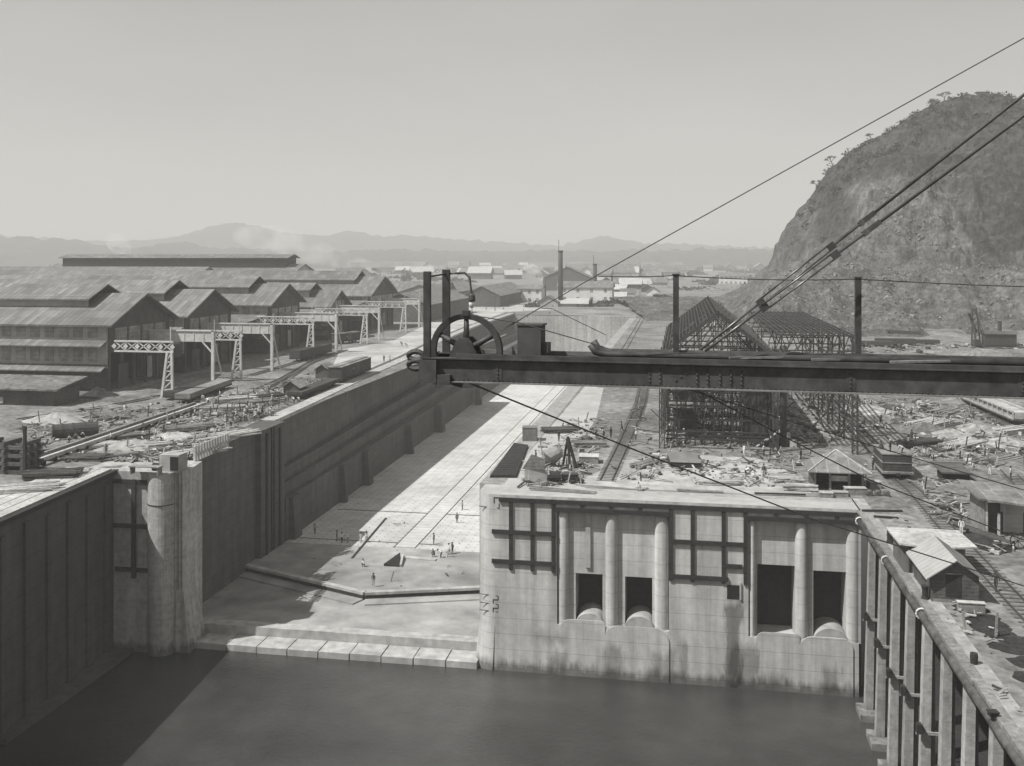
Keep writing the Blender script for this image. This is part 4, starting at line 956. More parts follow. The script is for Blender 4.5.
w_.tube(sag(e0,a0,0.03)+sag(a0,a1,0.07)[1:]+sag(a1,e1,0.07)[1:], 0.018, 6); tag(w_.build('guard_wire', STEEL), 'thin level guard wire strung over the stanchion tops', 'wire')
b = MB(); b.tube(sag(P(3.1,0.9,0.85), e0, -0.06), 0.014, 6)
# inclined stay rods with turnbuckles, up to the unseen mast
def stay(label, p0, p1, f0, f1, r0=0.04, rod=None):
    t = thing('boom_stay', label, 'stay rod', tuple(p0)); d = p1-p0; up = Vector((0,0,1)); side = nB
    k = d.normalized().cross(side).normalized()
    a, c = p0+d*f0, p0+d*f1
    b = MB(); b.tube([p0, a], r0, 8); b.build('lower_rod', BRIGHT, t, True)
    for s_ in (-1, 1):
        b = MB(); b.tube([a+k*(0.085*s_), c+k*(0.085*s_)], 0.028, 8); b.build('turnbuckle_bar', BRIGHT, t, True)
    b = MB(); b.bar(a-d.normalized()*0.12, a+d.normalized()*0.12, 0.1, 0.22, up=tuple(k)); b.build('turnbuckle_end', STEEL, t)
    b = MB(); b.bar(c-d.normalized()*0.12, c+d.normalized()*0.12, 0.1, 0.22, up=tuple(k)); b.build('turnbuckle_end', STEEL, t)
    m_ = c+d*0.06
    b = MB(); b.tube([c, m_], 0.05, 8); b.tube([m_-side*0.08, m_+side*0.08], 0.1, 10); b.build('pin_joint', BRIGHT, t)
    b = MB(); b.bar(m_-d.normalized()*0.1, m_+d.normalized()*0.5, 0.09, 0.15, up=tuple(k)); b.build('clevis', STEEL, t)
    b = MB(); b.tube([m_+d.normalized()*0.2, p1], 0.047, 8); b.build('upper_rod', STEEL, t, True)
BRIGHT = M('bright_steel', 0.13, 0.5, 1.2, 0.3, 0.2, 0.35, metal=0.5)
def ray(px, py, D): return U(px, py, D=D)
p0, p1 = ray(705,351,28.3), ray(1045,100,27.2); stay('lower inclined stay rod with turnbuckle rising to the right', p0, p0+(p1-p0)*1.5, 0.12, 0.262)
p0, p1 = ray(700,350,30.2), ray(1035,86,29.0); stay('upper inclined stay rod with turnbuckle behind the lower one', p0, p0+(p1-p0)*1.5, 0.125, 0.268)
def cable(label, pts, r, mat=None, sagd=0.0):
    P_ = [ray(*p) for p in pts]; q = []
    for a, c in zip(P_, P_[1:]): q += sag(a, c, sagd)[0 if not q else 1:]
    b = MB(); b.tube(q, r, 6); tag(b.build('cable', mat or STEEL), label, 'cable')
cable('long thin cable rising from the boom to the top right corner', [(500,331,29.4),(600,273.5,28.4),(1024,38,24.5),(1200,-62,23)], 0.017)
cable('short slack cable from the wheel top to the pipe ends', [(470,315,29.4),(520,323,29.2),(604,347,28.9)], 0.017)
cable('thin slack loop of wire peaking left of the pipe ends', [(499,333,29.3),(539,308,29.2),(553,309,29.2),(575,320,29.0),(606,335,28.9)], 0.012)
cable('slanting guy cable from under the boom end towards the quay', [(462,380,29.8),(640,452,33),(810,518,38),(1024,586,44),(1300,670,52)], 0.03)
cable('slanting guy cable from under the boom across the steel frame', [(672,384,29.0),(760,412,30),(880,448,32),(1024,490,34.5),(1200,540,38)], 0.02)
cable('third slanting guy cable crossing the hut roof', [(690,386,29.0),(775,432,30),(870,480,32),(1024,540,35),(1200,610,38)], 0.022)
# ------------------------------------------------------------------ railway tracks
def resample(pts, step):
    out = []; 
    for a, c in zip(pts, pts[1:]):
        a, c = Vector(a), Vector(c); n = max(1, int((c-a).length/step))
        for k in range(n): out.append(a+(c-a)*(k/n))
    out.append(Vector(pts[-1])); return out
def track(label, pts, gauge=1.5, lift=0.06, sleepers=True, rail_w=0.12):
    pts = resample(pts, 4.0); t = thing('railway_track', label, 'railway track', tuple(pts[0]))
    def off(i, o):
        d = (pts[min(i+1,len(pts)-1)]-pts[max(i-1,0)]).normalized(); return pts[i]+Vector((d.y,-d.x,0))*o
    for s_ in (-1, 1):
        b = MB()
        for i in range(len(pts)-1): b.bar(off(i, s_*gauge/2)+Vector((0,0,lift+0.08)), off(i+1, s_*gauge/2)+Vector((0,0,lift+0.08)), rail_w, 0.14)
        b.build('rail', RAIL, t)
    if sleepers:
        b = MB()
        for i in range(len(pts)-1):
            for k in range(5):
                p = pts[i]+(pts[i+1]-pts[i])*(k/5); d = (pts[i+1]-pts[i]).normalized(); n = Vector((d.y,-d.x,0)); b.bar(p-n*1.25+Vector((0,0,lift-0.02)), p+n*1.25+Vector((0,0,lift-0.02)), 0.26, 0.1)
        o = b.build('sleepers', SLEEPER, t); o['kind'] = 'stuff'
    return t
G = lambda px, py, z=0.0: U(px, py, z=z)
track('railway track running back over the block beside the steel frame', [G(606,481),(-8.9,150,0),(-8.2,190,0),(-9,240,0),(-10,300,0)])
track('railway track past the wooden dump car down to the small house', [(38,330,0),(33,240,0),(29.5,190,0),(27.2,150,0),(26.6,136,0),G(915,492),G(945,527),G(985,570),G(1040,628),(27.5,60,0)])
track('second railway track curving under the pale gondola car', [(64,300,0),(54,215,0),(52.6,190,0),(54,160,0),(58,130,0)])
track('railway track along the right edge of the dock', [(-18,240,0),(-18,300,0),(-18.5,380,0),(-19,455,0)], sleepers=False)
track('curved railway track on the left yard beside the runways', [U(200,402,z=ZL),U(254,392,z=ZL),U(285,378,z=ZL),U(312,362,z=ZL),U(345,350,z=ZL)], lift=0.06)
track('second curved railway track on the left yard', [U(256,396,z=ZL),U(280,385,z=ZL),U(308,364,z=ZL),U(334,355,z=ZL)], lift=0.08, sleepers=False)
track('railway track along the workshop fronts under the crane runways', [U(20,420,z=ZL),U(100,408,z=ZL),U(175,394,z=ZL),U(250,376,z=ZL),U(330,353,z=ZL)], lift=0.05)
track('straight railway track through the litter of the right yard', [(41,330,0),(39.5,240,0),(37,190,0),(35.5,150,0),(35,124,0)])
track('third railway track beside the gondola car', [(70,300,0),(60,215,0),(46.5,170,0),(42,140,0),(40,122,0)])
# raised double crane rail on the left yard
t = thing('crane_rail', 'long raised pale double crane rail crossing the left yard', 'crane rail', tuple(U(30,462,z=ZL)))
a, c = U(24,463,z=ZL+0.8), U(200,403.5,z=ZL+0.8); d = (c-a).normalized(); n = Vector((d.y,-d.x,0))
for s_ in (-0.9, 0.9):
    b = MB(); b.bar(a+n*s_, c+n*s_, 0.5, 0.5); b.build('rail_beam', PALEWOOD if s_ > 0 else WOOD, t)
b = MB(); L = (c-a).length
for k in range(int(L/2.5)): q = a+d*(k*2.5); b.bar(q-n*1.3-Vector((0,0,0.45)), q+n*1.3-Vector((0,0,0.45)), 0.3, 0.6)
b.build('rail_bearers', TIMBER, t)['kind'] = 'stuff'

# ------------------------------------------------------------------ steel frame building
t = thing('steel_frame', 'big open steel frame of an unfinished gabled hall with purlins', 'steel frame', (10,146,0)); t_frame = t
ys = [146,158,170,182,194,206]; XA, XB, XC = -3.2, 13.0, 24.0; ZE, ZRg, ZA = 13.8, 19.9, 16.9; XM = (XA+XB)/2
for y in ys:
    for x, h in ((XA,ZE),(XB,ZE),(XC,ZA)):
        b = MB()
        w2 = 0.34
        for sx_ in (-w2, w2):
            for sy_ in (-w2, w2): b.bar((x+sx_,y+sy_,0),(x+sx_,y+sy_,h),0.16)
        z = 0.4
        while z < h-1.2:
            b.bar((x-w2,y-w2,z),(x+w2,y-w2,z+1.2),0.09); b.bar((x+w2,y-w2,z+1.2),(x-w2,y-w2,z+1.25),0.09); b.bar((x+w2,y-w2,z),(x+w2,y+w2,z+1.2),0.09); z += 1.25
        b.build('column', FRAMEST, t)
    b = MB()
    for x0, x1 in ((XA,XM),(XB,XM)): b.bar((x0,y,ZE),(x1,y,ZRg),0.34,0.45); b.bar((x0+(x1-x0)*0.35,y,ZE),(x1,y,ZRg-1.4),0.16)
    b.bar((XA,y,ZE),(XB,y,ZE),0.22)
    for k in range(1,6):
        x = XA+(XB-XA)*k/6; zt = ZE+(ZRg-ZE)*(1-abs(x-XM)/(XM-XA)); b.bar((x,y,ZE),(x,y,zt),0.13); b.bar((x,y,ZE),(x+(2.2 if x < XM else -2.2),y,ZE+(zt-ZE)*0.9),0.12)
    b.build('roof_truss', FRAMEST, t)
    b = MB(); b.bar((XB,y,ZA),(XC,y,ZA),0.25); b.bar((XB,y,ZA-2.2),(XC,y,ZA-2.2),0.2)
    for k in range(7):
        x = XB+(XC-XB)*k/7; x2 = XB+(XC-XB)*(k+1)/7; b.bar((x,y,ZA-2.2),((x+x2)/2,y,ZA),0.13); b.bar(((x+x2)/2,y,ZA),(x2,y,ZA-2.2),0.13)
    b.build('aisle_truss', FRAMEST, t)
for k in range(17):
    f = k/16
    for x0 in (XA, XB):
        if k == 16 and x0 == XB: continue
        x = x0+(XM-x0)*f; z = ZE+(ZRg-ZE)*f+0.3; b = MB(); b.bar((x,146,z),(x,206,z),0.15,0.18); b.build('purlin', FRAMEST, t)
for k in range(14):
    x = XB+(XC-XB)*(k+0.5)/14; b = MB(); b.bar((x,146,ZA+0.2),(x,206,ZA+0.2),0.16,0.2); b.build('purlin', FRAMEST, t)
for y in range(149, 206, 3):
    b = MB(); b.bar((XA,y,ZE+0.2),(XM,y,ZRg+0.2),0.12); b.bar((XB,y,ZE+0.2),(XM,y,ZRg+0.2),0.12); b.bar((XB,y,ZA+0.1),(XC,y,ZA+0.1),0.12); b.build('sub_rafter', FRAMEST, t)
for x, hs in ((XA,(3,6.5,10,13.4)),(XB,(6.5,10,13.4,16.5)),(XC,(4,8,12,16.5))):
    for z in hs: b = MB(); b.bar((x,146,z),(x,206,z),0.2); b.build('girt', FRAMEST, t)
for i in range(5):
    b = MB(); y0, y1 = ys[i], ys[i+1]
    if i in (0, 2, 4):
        for x in (XA, XC): b.bar((x,y0,0.5),(x,y1,12),0.12); b.bar((x,y1,0.5),(x,y0,12),0.12)
        b.bar((XM,y0,ZRg),(XA,y1,ZE),0.12); b.bar((XA,y0,ZE),(XM,y1,ZRg),0.12)
        b.build('wind_brace', FRAMEST, t)
for k, y in enumerate((152,161,173,186)):
    b = MB(); b.box(XA+0.6,XB-0.6,y,y+4.5,5.2+k*0.02,5.35+k*0.02); b.build('staging', DARKWOOD if k % 2 else WOOD, t)
b = MB(); b.box(XA+0.5,XB-1,146.3,146.6,1.3,1.5); b.box(XA+0.5,XB-1,146.3,146.6,2.4,2.6)
b.build('barrier_rail', TIMBER, t)
b = MB(); b.cbox((XB+3.0,160,9),(2.6,16,8)); 
b = MB(); b.tube([(XB+1.5,150,0),(XB+1.5,150,15)],0.5,10); b.build('drain_stack', FRAMEST, t, True)
for k in range(14):
    b = MB(); b.bar((XB+0.5+0.35*k*0.4,147+k*0.9,0.0),(XB-6+0.35*k,158+k*1.6,14.0),0.14); b.build('leaning_rafter', FRAMEST, t)
# white steps and ramp by the frame
q = G(787,447); t = thing('plank_ramp', 'pale stepped plank ramp leaning beside the steel frame columns', 'ramp', tuple(q)); 
for k in range(6):
    b = MB(); p = q+Vector((0.9-0.75*k,1.4*k,0)); b.box(p.x-0.5,p.x+0.5,p.y,p.y+1.2,0,1.0+0.75*k); b.build('step', PALEWOOD, t)
b = MB(); b.bar(q+Vector((-4.5,-0.8,0.1)), q+Vector((0.4,0.6,3.2)), 0.7, 0.12); b.build('ramp_board', PALEWOOD, t)

# ------------------------------------------------------------------ sheds, cars and gear on the right yard
t = thing('pyramid_hut', 'open fronted hut with pyramid roof on the block edge', 'hut', (18.2,124.6,0))
x0,x1,y0,y1 = 15.4,21.3,122.8,127.6
for x in (x0+0.2,x1-0.2,(x0+x1)/2-1,(x0+x1)/2+1.2):
    b = MB(); b.box(x-0.12,x+0.12,y0+0.1,y0+0.35,0,2.5); b.build('post', WOOD, t)
b = MB(); b.box(x0,x0+0.15,y0+0.3,y1,0,2.5); b.box(x1-0.15,x1,y0+0.3,y1,0,2.5); b.box(x0,x1,y1-0.15,y1,0,2.5); b.build('wall', DARKWOOD, t)
b = MB(); b.box(x0+1.9,x1-1.7,y0+0.36,y0+0.5,1.1,1.75); b.build('counter_board', PALEWOOD, t)
b = MB(); ax, ay, az = (x0+x1)/2, (y0+y1)/2, 4.5; o = 0.7; zz = 2.35
b.add([(x0-o,y0-o,zz),(x1+o,y0-o,zz),(x1+o,y1+o,zz),(x0-o,y1+o,zz),(ax,ay,az),(x0-o,y0-o,zz-0.12),(x1+o,y0-o,zz-0.12),(x1+o,y1+o,zz-0.12),(x0-o,y1+o,zz-0.12)],
      [(0,1,4),(1,2,4),(2,3,4),(3,0,4),(5,6,1,0),(6,7,2,1),(7,8,3,2),(8,5,0,3),(8,7,6,5)]); b.build('roof', ROOFHUT, t)
b = MB()
for cx_, cy_ in ((x0-o,y0-o),(x1+o,y0-o)): b.bar((cx_,cy_,zz+0.03),(ax,ay,az+0.04),0.14)
b.build('hip_ridge', PALEWOOD, t)

def dumpcar(label, c, rz=0.0):
    x, y = c; t = thing('dump_car', label, 'railway car', (x,y,0))
    b = MB(); b.box(x-1.75,x+1.75,y,y+6.3,1.0,3.15); b.build('box_body', DARKCAR, t)
    b = MB(); b.box(x-1.85,x+1.85,y-0.06,y+6.4,2.0,2.12); b.box(x-1.85,x+1.85,y-0.08,y+6.4,3.06,3.2); b.build('side_rail', WOOD, t)
    b = MB(); b.box(x-1.9,x+1.9,y-0.4,y+6.7,0.72,0.98); b.build('sill_beam', WOOD, t)
    for k, yy in enumerate((y+0.9,y+2.2,y+4.2,y+5.5)):
        b = MB()
        for s_ in (-0.75,0.75): b.tube([(x+s_-0.07,yy,0.45),(x+s_+0.07,yy,0.45)],0.4,14)
        b.tube([(x-0.75,yy,0.45),(x+0.75,yy,0.45)],0.08,8); b.build('wheel_set', TIMBER, t)
    b = MB(); b.box(x-1.6,x+1.6,y+0.3,y+6.0,0.3,0.7); b.build('underframe', TIMBER, t)
    b = MB(); b.box(x-0.2,x+0.2,y-0.9,y-0.35,0.6,0.9); b.build('coupler', TIMBER, t)
DARKCAR = M('car_boards', 0.05, 0.25, 1.5, 0.2, 0.25, 0.85, rows=(('Z',0.36,0.06,0.6),))
dumpcar('high sided wooden dump car with men standing on top', (26.6,130.6))
def boxcar(label, px0, py0, px1, py1, h, z0=ZL, name='boxcar', w=2.9, roof=True, m=None):
    a, c = U(px0,py0,z=z0), U(px1,py1,z=z0); d = (c-a); L = d.length; d.normalize(); n = Vector((d.y,-d.x,0)); t = thing(name, label, 'railway car', tuple((a+c)/2))
    up = Vector((0,0,1)); m_ = (a-n*w/2, c-n*w/2)
    b = MB(); b.bar(m_[0]+up*(0.95+h/2), m_[1]+up*(0.95+h/2), w, h); b.build('body', m or DARKCAR, t)
    b = MB(); b.bar(m_[0]+up*0.8, m_[1]+up*0.8, w+0.15, 0.25); b.build('underframe', TIMBER, t)
    if roof:
        b = MB(); b.bar(m_[0]-d*0.2+up*(1.02+h), m_[1]+d*0.2+up*(1.02+h), w+0.3, 0.12); b.bar(m_[0]+up*(1.16+h), m_[1]+up*(1.16+h), w*0.45, 0.12); b.build('roof', ROOFHUT, t)
        b = MB(); b.bar(m_[0]+d*L*0.42+n*(w/2+0.02)+up*(0.95+h/2), m_[0]+d*L*0.58+n*(w/2+0.02)+up*(0.95+h/2), 0.06, h*0.85); b.build('door', DARKWOOD, t)
        b = MB(); b.bar(m_[0]+d*L*0.36+n*(w/2+0.02)+up*(0.9+h*0.6), m_[0]+d*L*0.46+n*(w/2+0.02)+up*(0.9+h*0.6), 0.05, 0.3); b.build('placard', WOOD, t)
    for f in (0.14,0.26,0.74,0.86):
        p = a-n*w/2+d*(L*f); b = MB()
        for s_ in (-0.75,0.75): b.tube([p+n*(s_-0.07)+up*0.42, p+n*(s_+0.07)+up*0.42],0.4,12)
        b.build('wheel_set', TIMBER, t)
    return t
boxcar('dark boxcar with light roof walk standing at the dock edge', 341.5,384,371,372.5, 2.5)
boxcar('low dark flat car coupled in front of the boxcar', 302,400,340,385, 0.5, roof=False)
boxcar('long flat car with sloping pale deck on the left yard', 190,404,232,388, 0.9, roof=False, name='flat_car', m=WOOD)
boxcar('dark gondola car standing behind the pale deck flat car', 178,401,214,389, 0.8, roof=False, name='gondola_car')
boxcar('dark freight car in the shade of the fourth workshop', 339,344.5,360,342, 2.2, name='freight_car')
boxcar('dark freight car under the sixth crane runway', 300,362,332,354, 1.9, name='freight_car', roof=False)
t = thing('gondola_car', 'pale slatted gondola car under the right end of the boom', 'railway car', (52,182,0))
a, c = G(961,403)+Vector((0,0,0)), G(1013,426)+Vector((0,0,0)); d = (c-a).normalized(); n = Vector((d.y,-d.x,0)); L = (c-a).length; up = Vector((0,0,1))
for s_ in (0, 3.0):
    b = MB(); b.bar(a-n*s_+up*2.4, c-n*s_+up*2.4, 0.15, 0.3); b.bar(a-n*s_+up*1.2, c-n*s_+up*1.2, 0.15, 0.35)
    for k in range(12): q = a-n*s_+d*(L*k/11); b.bar(q+up*1.0, q+up*2.5, 0.2, 0.12)
    b.build('side_frame', PALEWOOD, t)
b = MB(); b.bar(a-n*1.5+up*0.95, c-n*1.5+up*0.95, 3.2, 0.25); b.build('deck', DARKWOOD, t)
b = MB(); b.bar(a-n*1.5+up*1.7, a+d*L-n*1.5+up*1.7, 2.4, 1.1); b.build('load', SAND, t)
for f in (0.15,0.3,0.7,0.85):
    q = a+d*(L*f)-n*1.5; b = MB()
    for s_ in (-0.8,0.8): b.tube([q+n*(s_-0.07)+up*0.42, q+n*(s_+0.07)+up*0.42],0.4,12)
    b.build('wheel_set', TIMBER, t)

t = thing('board_shed', 'weathered open board shed with low pitched roof at right edge', 'shed', (34,105,0))
x0, y0, y1 = 29.7, 105.2, 110.2
b = MB(); b.box(x0+0.9,x0+11,y0+1.8,y0+2.0,0,3.0); b.build('front_wall', GABLE, t)
b = MB(); b.box(x0,x0+0.12,y0,y1,0,3.7); b.build('side_wall', WOOD, t)
for x in (x0+0.15,x0+1.3): b = MB(); b.box(x,x+0.22,y0,y0+0.22,0,3.7 if x < x0+1 else 2.4); b.build('post', PALEWOOD, t)
b = MB(); b.box(x0+2.0,x0+5.2,y0+1.55,y0+1.78,2.2,3.1); b.build('sign_board', SIDING, t)
b = MB(); b.box(x0+2.3,x0+4.2,y0+1.7,y0+1.79,0.1,2.2); b.build('door', SIDING, t)
b = MB(); b.box(x0+4.3,x0+6.0,y0+1.6,y0+1.79,0.0,2.2); b.build('pale_door', PALEWOOD, t)
b = MB(); b.add([(x0-0.6,y0-0.5,3.95),(x0+12,y0-0.9,2.7),(x0+12,y1+0.8,3.6),(x0-1.2,y1+0.6,4.5),(x0-0.6,y0-0.5,3.75),(x0+12,y0-0.9,2.5),(x0+12,y1+0.8,3.4),(x0-1.2,y1+0.6,4.3)],[(0,1,2,3),(4,7,6,5),(0,4,5,1),(1,5,6,2),(2,6,7,3),(0,3,7,4)]); b.build('roof', ROOFHUT, t)
t = thing('low_bunker', 'low dark sloping lid of a bunker beside the board shed', 'bunker', tuple(G(955,485)))
q = G(942,482); b = MB(); b.add([(q.x,q.y,1.2),(q.x+3.6,q.y,1.2),(q.x+3.0,q.y+3.4,1.9),(q.x-0.6,q.y+3.4,1.9),(q.x,q.y,1.05),(q.x+3.6,q.y,1.05),(q.x+3.0,q.y+3.4,1.75),(q.x-0.6,q.y+3.4,1.75)],[(0,1,2,3),(4,7,6,5),(0,4,5,1),(1,5,6,2),(2,6,7,3),(3,7,4,0)]); b.build('lid', DARKWOOD, t)
b = MB(); b.box(q.x+0.2,q.x+3.4,q.y+0.6,q.y+3.2,0,1.1); b.build('bin', TIMBER, t)

t = thing('small_house', 'small board house with light ribbed roof and dark gable front', 'house', (21.7,88,0))
x0, x1, y0, y1, ze, zr = 19.9, 23.5, 84.6, 91.0, 2.35, 3.6; xm = (x0+x1)/2
b = MB(); b.prism_y([(x0,0),(x0,ze),(xm,zr-0.1),(x1,ze),(x1,0)][::-1], y0, y1); b.build('wall', DARKWOOD, t)
b = MB(); o = 0.55; zo = ze-(zr-ze)/(xm-x0)*o
for s_, xe in ((-1,x0-o),(1,x1+o)):
    b.m = 0 if s_ < 0 else 1  # slope away from the sun is darker, its shade put into the colour
    b.add([(xe,y0-0.5,zo),(xm,y0-0.5,zr),(xm,y1+0.5,zr),(xe,y1+0.5,zo),(xe,y0-0.5,zo-0.1),(xm,y0-0.5,zr-0.1),(xm,y1+0.5,zr-0.1),(xe,y1+0.5,zo-0.1)],[(0,1,2,3),(4,7,6,5),(0,4,5,1),(0,3,7,4),(3,2,6,7)])
ROOFPY = M('ribbed_sheet_roof', 0.36, 0.1, 1.2, 0.2, 0.12, 0.6, 0, rows=(('Y',0.75,0.1,0.7),))
b.build('roof', [ROOFPY, ROOFHUT], t)
b = MB(); b.box(xm-0.75,xm+0.45,y0-0.04,y0-0.005,0.5,2.3); b.build('door', TIMBER, t)
b = MB(); b.box(xm-0.75,xm+0.45,y0-0.06,y0-0.03,2.3,2.4); b.build('lintel', WOOD, t)
b = MB(); b.box(x0-0.05,x0-0.005,y0+0.6,y0+1.7,1.0,1.9); b.build('window', PALEWOOD, t)
b = MB(); b.box(x0+0.1,x1-0.1,y0-0.02,y0+0.3,0.0,0.25); b.build('sill', WOOD, t)
t = thing('tank_shed', 'round roofed board lean-to between the pavement and the small house', 'shed', (21.5,92,0))
x0, x1, y0, y1 = 19.3, 24.4, 91.9, 96.6
b = MB(); b.box(x0,x1,y0,y1,0,2.5); b.build('wall', M('grey_boards',0.17,0.2,1.2,0.2,0.25,0.9,rows=(('X',0.35,0.05,0.65),)), t)
b = MB(); n = 12; P1 = [(x0-0.5+(x1-x0+1.4)*k/n, y0-0.35-0.9*math.sin(PI*k/n)*0.7) for k in range(n+1)]+[(x1+0.7,y1+0.3),(x0-0.6,y1+0.4)]; b.prism(P1, 2.55, 2.7); b.build('roof', PALEWOOD, t)
b = MB(); b.box(x0+0.4,x0+0.6,y0-0.05,y0-0.01,0,2.4); b.build('corner_post', TIMBER, t)

# steam shovel at the foot of the hill
q = G(992,348.5); t = thing('steam_shovel', 'dark steam shovel with upright mast and smoke stack at the foot of the hill', 'steam shovel', tuple(q)); x, y = q.x, q.y
b = MB(); b.box(x-2.5,x+6.5,y-2,y+2,1.2,4.6); b.build('cab', FRAMEST, t); b = MB(); b.prism_x([(y-2.5,4.6),(y+2.5,4.6),(y+1,5.5),(y-1,5.5)], x-2.8, x+7); b.build('roof', DARKWOOD, t)
b = MB(); b.tube([(x+2.2,y,5.2),(x+2.2,y,8.6)],0.6,10); b.build('stack', FRAMEST, t); b = MB()
for s_ in (-1.3,1.3): b.bar((x-4.6+s_,y,0.8),(x-5.2+s_*0.4,y-0.4,12.5),0.4); b.bar((x-2.6,y+s_,4.5),(x-5.2,y-0.4,12.5),0.2)
for k in range(6): b.bar((x-5.8+0.1*k,y,1.5+1.8*k),(x-3.5-0.18*k,y,2.4+1.8*k),0.22)
b.bar((x-4.5,y,5),(x-7.4,y-2.5,11),0.5); b.build('mast', FRAMEST, t)
b = MB(); b.bar((x-6.2,y-1.5,9.5),(x-5.6,y-3,3.0),0.45); b.build('dipper_stick', FRAMEST, t); b = MB(); b.cbox((x-5.5,y-3.2,2.2),(1.8,1.8,1.7),0.3); b.build('bucket', FRAMEST, t)
b = MB(); b.box(x-5.5,x+7.5,y-1.8,y+1.8,0.4,1.2); b.build('undercarriage', FRAMEST, t)
q = G(904,336); t = thing('barge', 'dark curved boat shaped skip lying under the quarry slope', 'skip', tuple(q)); b = MB(); b.add([q+Vector(v) for v in ((-6,0,2.2),(6,0,1.6),(5,0,0),(-3,0,0),(-6,2.5,2.2),(6,2.5,1.6),(5,2.5,0),(-3,2.5,0))],[(0,3,2,1),(4,5,6,7),(0,4,7,3),(1,2,6,5),(3,7,6,2),(0,1,5,4)]); b.build('hull', FRAMEST, t)

# smaller gear ------------------------------------------------------------
def boxobj(name, label, cat, px, py, z, d, rz=0, m=None, group=None, lid=None):
    q = U(px, py, z=z); t = thing(name, label, cat, tuple(q), group); b = MB(); b.cbox((q.x,q.y,z+d[2]/2),d,rz); b.build('body', m or WOOD, t)
    b = MB(); b.cbox((q.x,q.y,z+d[2]+0.03),(d[0]+0.12,d[1]+0.12,0.06),rz); b.build('lid', lid or m or WOOD, t); return t
def lumber(label, px, py, z, L, W, n, rz, m=None, name='lumber_pile', cat='lumber', lay=1, jit=0.12, seed=0):
    r3 = random.Random(seed+int(px*7+py)); q = U(px, py, z=z); t = thing(name, label, cat, tuple(q)); b = MB()
    for l in range(lay):
        for k in range(n):
            o = (k/(max(1,n-1))-0.5)*W; a = rz+r3.uniform(-jit,jit); ll = L*r3.uniform(0.7,1.05); c = q+Vector((-math.sin(rz)*o, math.cos(rz)*o, 0.12+0.22*l+0.1*r3.random())); dd = Vector((math.cos(a),math.sin(a),r3.uniform(-0.02,0.02)))*ll/2
            b.bar(c-dd, c+dd, 0.26, 0.16)
    b.build('planks', m or PALEWOOD, t); return t
q0 = [G(490,478),G(516,478),G(528,447),G(514,445)]
t = thing('dark_hatch', 'long dark slatted hatch cover lying at the dock edge', 'hatch', tuple(q0[0])); b = MB(); b.prism([(p.x,p.y) for p in q0], 0.02, 0.35); b.build('frame', TIMBER, t)
b = MB()
for k in range(16): f = (k+0.5)/16; b.bar(q0[0]+(q0[3]-q0[0])*f+Vector((0.3,0,0.37)), q0[1]+(q0[2]-q0[1])*f+Vector((-0.3,0,0.37)), 0.35, 0.05)
b.build('slats', DARKCAR, t)
boxobj('crate','small dark capped crate standing alone at the dock edge','crate',530,440,0,(2.2,2.2,2.0),0.1,M('crate_grey',0.16),None,ROOFHUT)
q = G(684,468); t = thing('sloping_bin','dark bin with sloping lid on the sand before the frame','bin',tuple(q)); b = MB(); b.add([q+Vector(v) for v in ((-1.7,0,0),(2.2,0,0),(2.2,2.2,0),(-2.2,2.2,0),(-1.7,0,0.7),(2.2,0,0.7),(1.4,2.2,1.6),(-2.2,2.2,1.6))],[(0,3,2,1),(0,1,5,4),(1,2,6,5),(2,3,7,6),(3,0,4,7)]); b.build('bin', TIMBER, t); b = MB(); b.add([q+Vector(v) for v in ((-1.8,-0.1,0.75),(2.3,-0.1,0.75),(1.45,2.3,1.68),(-2.3,2.3,1.68))],[(0,1,2,3)]); b.build('lid', M('bin_lid',0.15,0.2), t)
# concrete mixer group on the block
q = G(535,482); t = thing('mixer_hut','dark little hopper hut with sloping roof on the block','hopper',tuple(q)); b = MB(); b.cbox((q.x,q.y+1,0.8),(2.8,2.2,1.6),0.1); b.build('hopper', SIDING, t); b = MB(); b.add([q+Vector(v) for v in ((-1.6,-0.2,1.6),(1.2,-0.2,1.6),(1.0,2.3,2.4),(-0.8,2.3,3.0),(-1.6,2.3,1.6))],[(0,1,2,3),(0,3,4)]); b.build('roof', DARKWOOD, t); b = MB(); b.tube([q+Vector((1.8,0.2,0.7)),q+Vector((3.2,0.4,0.7))],0.7,12); b.build('drum', TIMBER, t)
q = G(558,468); t = thing('concrete_mixer','tall tarpaulin draped mixer beside the hopper hut','mixer',tuple(q)); b = MB(); b.tube([q+Vector((-1.2,0,0)),q+Vector((-1.0,0,1.6)),q+Vector((0.2,0.2,2.2)),q+Vector((0.4,0.2,2.6))],[1.3,1.25,0.8,0.2],10); b.build('drum', M('tarpaulin',0.2,0.3,1), t); b = MB(); b.bar(q+Vector((1.6,0,0)),q+Vector((1.2,1,4.0)),0.3); b.bar(q+Vector((2.4,0.4,0)),q+Vector((1.2,1,4.0)),0.3); b.bar(q+Vector((1.2,1,4.0)),q+Vector((0.4,2.2,0)),0.25); b.build('tripod', TIMBER, t)
boxobj('tool_chest','dark chest behind the hopper hut','chest',570,481,0,(2.0,1.2,0.9),0.2,DARKCAR)
boxobj('tool_chest','pale flat topped table box beside the track','table',589,462,0,(2.6,2.4,0.9),0.05,WOOD,None,PALEWOOD)
lumber('two long boards lying along the block edge left','560' and 562,491.5,0.01,11,0.7,2,-0.03,WOOD)
lumber('long dark beam on the block edge before the pyramid hut',780,495.5,0.01,6.5,0.1,1,0.0,TIMBER)
lumber('loose boards beside the upper left of the hut',785,480,0,4.5,2.6,9,0.1,None,lay=2,jit=0.5)
lumber('stack of sawn planks left of the hut door',800,490,0,4.0,1.4,6,0.05,None,lay=3)
lumber('thin boards across the middle of the block edge',700,492,0.01,7,0.5,2,0.02,WOOD)
